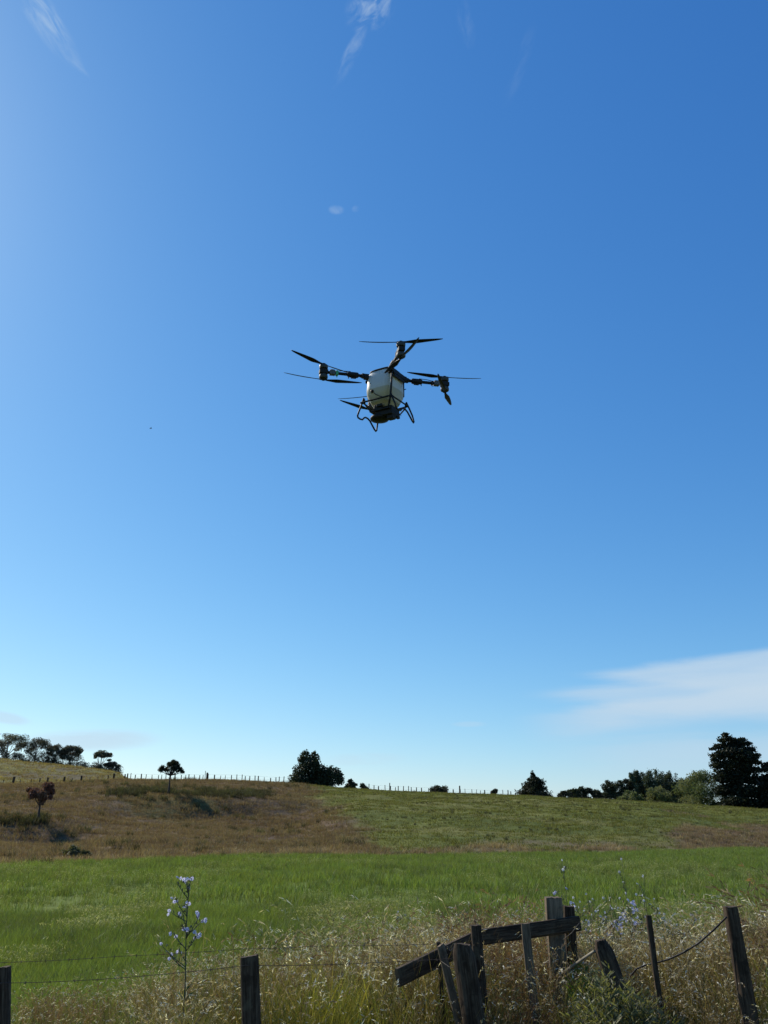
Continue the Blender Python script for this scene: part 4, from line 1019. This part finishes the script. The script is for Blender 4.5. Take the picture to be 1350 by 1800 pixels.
def weed(px, py, depth, R, hh, n, cols, label, seed, leaf=.05, name='weed_bush', cat='shrub'):
    T = cam_pt(px, py, depth); b = Vector((T.x, T.y, hz(T.x, T.y))); hh = T.z-b.z if hh is None else hh
    e = empty(name, b); tag(e, label, cat); g = np.random.default_rng(seed); mb = MB(); V = []; C = []
    for i in range(n):
        th = g.random()*6.283; q = R*math.sqrt(g.random()); ex, ey = q*math.cos(th), q*math.sin(th); ez = hh*(1-.45*(q/R)**2)*(.75+.3*g.random())
        pts = [Vector((ex*.25, ey*.25, 0)), Vector((ex*.6, ey*.6, ez*.45)), Vector((ex*.9, ey*.9, ez*.8)), Vector((ex, ey, ez))]
        if i % 3 == 0: mb.tube(pts, [.004, .003, .0022, .001], 4)
        for j in range(16):
            t = .25+.75*j/15; s_ = t*3; k = min(2, int(s_)); p = np.array(pts[k].lerp(pts[k+1], s_-k))
            a = g.random()*6.283; d = np.array([math.cos(a), math.sin(a), .45+.5*g.random()]); L = leaf*(1.25-.6*t)*(.6+.8*g.random()); bb = np.cross(d, g.normal(0, 1, 3)); bb /= np.linalg.norm(bb); bb *= L*.11
            V += [p, p+d*L*.5+bb, p+d*L, p+d*L*.5-bb]; C += [np.array(cols[g.integers(len(cols))])*(.7+.6*g.random())]*4
    mb.build('stem', M['stem'], e, True)
    link('leaf', mesh_np('leaf', np.array(V), np.arange(len(V)).reshape(-1, 4), M['crop'], np.array(C)), e)
SILV = [(.17, .17, .085), (.12, .13, .055), (.22, .21, .12), (.10, .10, .04)]
weed(1066, 1700, 5.95, .34, None, 170, SILV, 'silvery green feathery weed bush in front of the leaning stump', 1, .07)
weed(1135, 1738, 5.8, .28, None, 90, SILV, 'lower feathery weed bush right of the leaning stump', 2, .07)
weed(1017, 1690, 6.5, .13, None, 46, [(.12, .20, .03), (.15, .24, .04)], 'small bright green leafy weed between the rails and the stump', 3, .08)
weed(640, 1790, 5.2, .20, None, 60, [(.05, .085, .05), (.07, .10, .06)], 'low dark leafy weed at the bottom centre', 4, .07)

# ------------------------------------------------------------------ the sprayer drone
M['carbon'] = m_plain('carbon_fibre', (.010, .010, .011), .55, spec=.25, nscale=30, namt=.3)
M['blade'] = m_plain('propeller_blade', (.010, .010, .013), .5, spec=.25, nscale=30, namt=.2)
M['blackp'] = m_plain('black_plastic', (.012, .012, .012), .6, spec=.25, nscale=20, namt=.3)
M['greyp'] = m_plain('grey_metal', (.10, .10, .098), .5, .2, nscale=25, namt=.25)
M['motor'] = m_plain('motor_housing', (.040, .042, .038), .55, .2, nscale=40, namt=.4)
M['green'] = m_plain('green_lamp_cover', (.04, .36, .14), .35, nscale=10, namt=.1)
m, T, out = new_mat('tank_plastic')
tcn = T.node('ShaderNodeTexCoord'); sp = T.node('ShaderNodeSeparateXYZ'); T.l.new(tcn.outputs['Object'], sp.inputs[0])
n = T.noise(tcn.outputs['Object'], 5, 5, .6)
lv = T.sstep(T.math('ADD', sp.outputs[2], T.math('MULTIPLY', n, .05)), -.235, -.265)       # liquid in the tank, its yellow also painting in light off the ground
c = T.mix(lv, (.64, .63, .60, 1), (.48, .43, .30, 1)); c = T.mix(T.math('MULTIPLY', T.sstep(n, .5, .75), .25), c, (.38, .36, .31, 1))
p = T.node('ShaderNodeBsdfPrincipled'); T.l.new(c, p.inputs['Base Color']); p.inputs['Roughness'].default_value = .38
tr = T.node('ShaderNodeBsdfTranslucent'); T.l.new(c, tr.inputs[0]); mx = T.node('ShaderNodeMixShader'); mx.inputs[0].default_value = .12
T.l.new(p.outputs[0], mx.inputs[1]); T.l.new(tr.outputs[0], mx.inputs[2]); T.l.new(mx.outputs[0], out.inputs[0]); M['tank'] = m

DR = empty('sprayer_drone', cam_pt(677, 665, 14.2), 0.0)
DR.rotation_euler = (Matrix.Rotation(math.radians(5.6), 3, 'X') @ Matrix.Rotation(math.radians(-31.5), 3, 'Z')).to_euler()
tag(DR, 'large crop spraying drone with a white tank and eight black propellers hovering in the sky', 'drone')
def rr_ring(hx, hy, z, e=4.5, k=28, ox=0, oy=0):
    out = []
    for j in range(k):
        a = 2*math.pi*j/k; c_, s_ = math.cos(a), math.sin(a); q = (abs(c_)**e+abs(s_)**e)**(-1/e)
        out.append((ox+c_*q*hx, oy+s_*q*hy, z))
    return out
mb = MB()
mb.loft([rr_ring(.11, .07, -.64, 3), rr_ring(.15, .12, -.625, 3), rr_ring(.18, .165, -.58, 3.5), rr_ring(.222, .225, -.49, 4), rr_ring(.255, .265, -.38, 6), rr_ring(.258, .272, -.28, 7), rr_ring(.255, .255, -.15, 8), rr_ring(.250, .225, -.02, 8), rr_ring(.240, .205, .05, 7), rr_ring(.215, .185, .085)])
o = mb.build('tank', M['tank'], DR, True); smooth_by_angle(o, 50)
mb = MB(); mb.loft([rr_ring(.235, .20, .082), rr_ring(.24, .205, .10), rr_ring(.20, .17, .125), rr_ring(.08, .08, .135)]); o = mb.build('tank_cover', M['blackp'], DR, True)
mb = MB(); mb.lathe((0, .02, .13), [(.085, 0), (.085, .03), (.06, .04)], 20); mb.build('filler_cap', M['blackp'], DR, True)
mb = MB(); mb.lathe((-.10, -.262, -.33), [(.03, 0), (.03, .02), (.014, .03)], 14, axis=Matrix.Rotation(math.pi/2, 3, 'X')); mb.build('outlet_valve', M['blackp'], DR, True)
mb = MB(); mb.tube([(-.09, -.275, -.34), (-.02, -.28, -.41), (.06, -.28, -.46), (.14, -.27, -.50)], .007, 6); mb.build('hose', M['blackp'], DR, True)
mb = MB(); mb.lathe((-.155, -.248, -.165), [(.014, 0), (.012, .01)], 12, axis=Matrix.Rotation(math.pi/2, 3, 'X')); mb.build('tank_plug', M['blackp'], DR, True)
# chassis
mb = MB()
for sx in (-1, 1):
    mb.box((sx*.275, 0, .005), (.040, .46, .075)); mb.box((sx*.285, 0, -.07), (.03, .36, .05))
    for sy in (-1, 1):
        if (sx, sy) == (1, -1): mb.tube([(.285, -.24, .0), (.292, -.275, -.28), (.27, -.275, -.52), (.20, -.22, -.66)], .018, 8)
        else: mb.tube([(sx*.262, sy*.262, -.44), (sx*.25, sy*.265, -.54), (sx*.18, sy*.20, -.66)], .014, 8)
    mb.tube([(sx*.30, -.28, -.5), (sx*.30, .28, -.5)], .014, 8)
for sy in (-1, 1):
    mb.tube([(-.33, sy*.285, -.50), (-.05, sy*.29, -.505), (.30, sy*.285, -.50)], .016, 8)
mb.box((0, .235, .03), (.56, .05, .06)); mb.box((0, -.005, -.665), (.40, .40, .02))
o = mb.build('chassis', M['carbon'], DR); bevel(o, .004)
mb = MB(); mb.box((.05, .33, -.10), (.22, .16, .30)); mb.box((.05, .34, .07), (.14, .10, .03)); o = mb.build('battery', M['blackp'], DR); bevel(o, .02, 3)
mb = MB(); mb.box((.06, -.02, -.685), (.33, .28, .16)); mb.box((-.03, -.17, -.62), (.16, .07, .12)); mb.box((.16, -.06, -.79), (.12, .12, .09)); mb.box((.20, .08, -.75), (.06, .10, .06)); o = mb.build('pump', M['blackp'], DR); bevel(o, .015, 2)
mb = MB(); mb.lathe((-.09, -.04, -.76), [(.06, .06), (.10, .05), (.155, .025), (.165, 0), (.155, -.03), (.10, -.045), (.02, -.05)], 28); mb.build('radar', M['blackp'], DR, True)
mb = MB(); mb.lathe((-.17, .12, -.60), [(.045, -.08), (.06, -.05), (.06, .05), (.045, .08)], 16); mb.build('spray_pump', M['motor'], DR, True)
mb = MB(); mb.tube([(-.12, -.10, -.62), (-.15, -.08, -.68), (-.12, -.05, -.73)], .012, 6); mb.tube([(.0, -.16, -.60), (-.02, -.15, -.68), (-.06, -.10, -.73)], .010, 6); mb.build('hose', M['greyp'], DR, True)
mb = MB(); mb.box((.02, -.225, -.60), (.12, .03, .045)); o = mb.build('camera_unit', M['blackp'], DR); bevel(o, .008)
# landing gear, two bent tubes
for sx in (-1, 1):
    mb = MB()
    P_ = [(.27, -.27, -.42), (.31, -.275, -.55), (.365, -.28, -.70), (.388, -.285, -.785), (.39, -.265, -.815), (.39, -.20, -.82), (.388, -.13, -.805), (.385, -.08, -.745), (.385, -.03, -.715), (.385, .04, -.712), (.385, .11, -.735), (.387, .19, -.80), (.388, .27, -.865), (.388, .315, -.885), (.385, .335, -.86), (.36, .325, -.72), (.31, .30, -.55), (.27, .27, -.42)]
    mb.tube([(sx*a_, b_, -.42+(c_+.42)*.85) for a_, b_, c_ in P_], .0155, 8); mb.build('landing_gear', M['carbon'], DR, True)
# arms, motors and propellers
def blade_mesh(hand):
    R = .69; mb_v = []; Fq = []; N = 14
    for i in range(N+1):
        t = i/N; rr = .05+(R-.05)*t
        ch = np.interp(t, [0, .12, .3, .6, .9, 1], [.035, .055, .092, .072, .045, .018]); tw = math.radians(np.interp(t, [0, .2, 1], [24, 20, 9]))
        th = np.interp(t, [0, .2, 1], [.016, .011, .004]); up = .035*t*t
        sw = .012*math.sin(t*math.pi)
        for q in range(8):
            a = 2*math.pi*q/8; cx = math.cos(a)*ch/2+sw-ch*.12; cz = math.sin(a)*th/2
            mb_v.append((rr, hand*(cx*math.cos(tw)-cz*math.sin(tw)), cx*math.sin(tw)+cz*math.cos(tw)+up))
    mbx = MB(); mbx.loft([mb_v[i*8:(i+1)*8] for i in range(N+1)]); return mbx
bmes = {}; hme = None; mme = None; ARM = 1.10
specs = {(1, -1): (-4, -67), (-1, -1): (222, 17), (1, 1): (11, 76), (-1, 1): (-19, 213)}
for (sx, sy), (au, al) in specs.items():
    ux, uy = sx*.7071, sy*.7071; d = Vector((ux, uy, 0)); tip = d*ARM; side = Vector((-uy, ux, 0)); ang = math.atan2(uy, ux)
    rot = Matrix.Rotation(ang, 3, 'Z')
    mb = MB(); mb.tube([Vector((sx*.27, sy*.22, .0)), d*.44], [.036, .033], 12); mb.tube([d*.44, d*(ARM-.05)], .0275, 12)
    arm = mb.build('arm', M['carbon'], DR, True)
    mb = MB(); mb.tube([d*.48, d*.50, d*.60, d*.66, d*.68], [.036, .050, .052, .046, .034], 12); mb.box(d*.57+Vector((0, 0, -.045)), (.09, .04, .035), rot); mb.box(d*.66-Vector((0, 0, .055)), (.015, .012, .04), rot); o = mb.build('folding_joint', M['blackp'], arm, True); smooth_by_angle(o, 35)
    mb = MB(); mb.box(Vector((sx*.255, sy*.22, .0)), (.09, .09, .09), rot); mb.box(d*.40, (.05, .078, .078), rot); o = mb.build('arm_hinge', M['blackp'], arm); bevel(o, .012, 2)
    mb = MB(); mb.tube([d*.62+Vector((0, 0, .06)), d*.78+Vector((0, 0, .055)), d*.92+Vector((0, 0, .03))], .006, 6); mb.build('cable', M['blackp'], arm, True)
    mb = MB(); mb.box(d*(ARM-.155), (.10, .085, .075), rot); mb.box(d*(ARM-.155)+Vector((0, 0, .045)), (.07, .06, .02), rot)
    for q in range(3): mb.box(d*(ARM-.185+.03*q), (.008, .095, .085), rot)
    o = mb.build('speed_controller', M['greyp'], arm); bevel(o, .005)
    if (sx, sy) == (-1, -1) or (sx, sy) == (-1, 1):
        mb = MB(); mb.box(d*(ARM-.235), (.045, .075, .085), rot); mb.box(d*(ARM-.235)-Vector((0, 0, .055)), (.014, .02, .05), rot); o = mb.build('status_light', M['green'], arm); bevel(o, .01, 2)
    else:
        mb = MB(); mb.box(d*(ARM-.235), (.035, .07, .07), rot); mb.box(d*(ARM-.235)-Vector((0, 0, .05)), (.012, .018, .04), rot); o = mb.build('nozzle_mount', M['blackp'], arm); bevel(o, .01, 2)
    mb = MB(); mb.box(tip, (.15, .11, .07), rot); mb.lathe(tip, [(.05, -.055), (.05, .055)], 18); o = mb.build('motor_mount', M['blackp'], arm); bevel(o, .006)
    for up, al_ in ((1, au), (-1, al)):
        zz = .055*up; fl = Matrix.Rotation(0 if up > 0 else math.pi, 3, 'X')
        mb = MB(); mb.lathe(tip+Vector((0, 0, zz)), [(.060, 0), (.072, .008), (.076, .030), (.076, .060), (.068, .072), (.030, .080)], 24, axis=fl)
        o = mb.build('motor', M['motor'], DR, True); smooth_by_angle(o, 40)
        root_z = .145*up
        mb = MB(); mb.lathe((0, 0, 0), [(.028, -.012), (.034, -.008), (.034, .010), (.02, .018)], 16); mb.box((0, 0, 0), (.13, .034, .014))
        if hme is None: hb = mb.build('propeller', M['blackp'], DR); hme = hb.data
        else: hb = link('propeller', hme, DR)
        hb.location = tip+Vector((0, 0, root_z)); hb.rotation_euler = (0, 0, math.radians(al_+31.5))
        for q in range(2):
            hand = up*(1 if sx*sy > 0 else -1)
            if hand not in bmes: bo = blade_mesh(hand).build('blade', M['blade'], hb, True); bmes[hand] = bo.data
            else: bo = link('blade', bmes[hand], hb)
            bo.rotation_euler = (0, 0, q*math.pi)
            

# a bird far off in the sky
BD = empty('flying_bird', cam_pt(265, 753, 62), .6); tag(BD, 'tiny dark bird far off in the sky left of the drone', 'bird')
BD.scale = (.6, .6, .6); mb = MB()
mb.tube([(-.16, 0, 0), (-.08, 0, .005), (0, 0, .01), (.09, 0, .01), (.13, 0, .02), (.16, 0, .012)], [.01, .03, .04, .028, .022, .004], 8); mb.build('body', M['blackp'], BD, True)
for s_ in (-1, 1):
    mb = MB(); mb.loft([[(-.05, s_*.02, .01), (.06, s_*.02, .015), (.06, s_*.02, .005), (-.05, s_*.02, 0)], [(-.05, s_*.16, .05), (.05, s_*.15, .055), (.05, s_*.15, .048), (-.05, s_*.16, .043)], [(-.07, s_*.32, .03), (-.05, s_*.31, .032), (-.05, s_*.31, .028), (-.07, s_*.32, .026)]]); mb.build('wing', M['blackp'], BD)
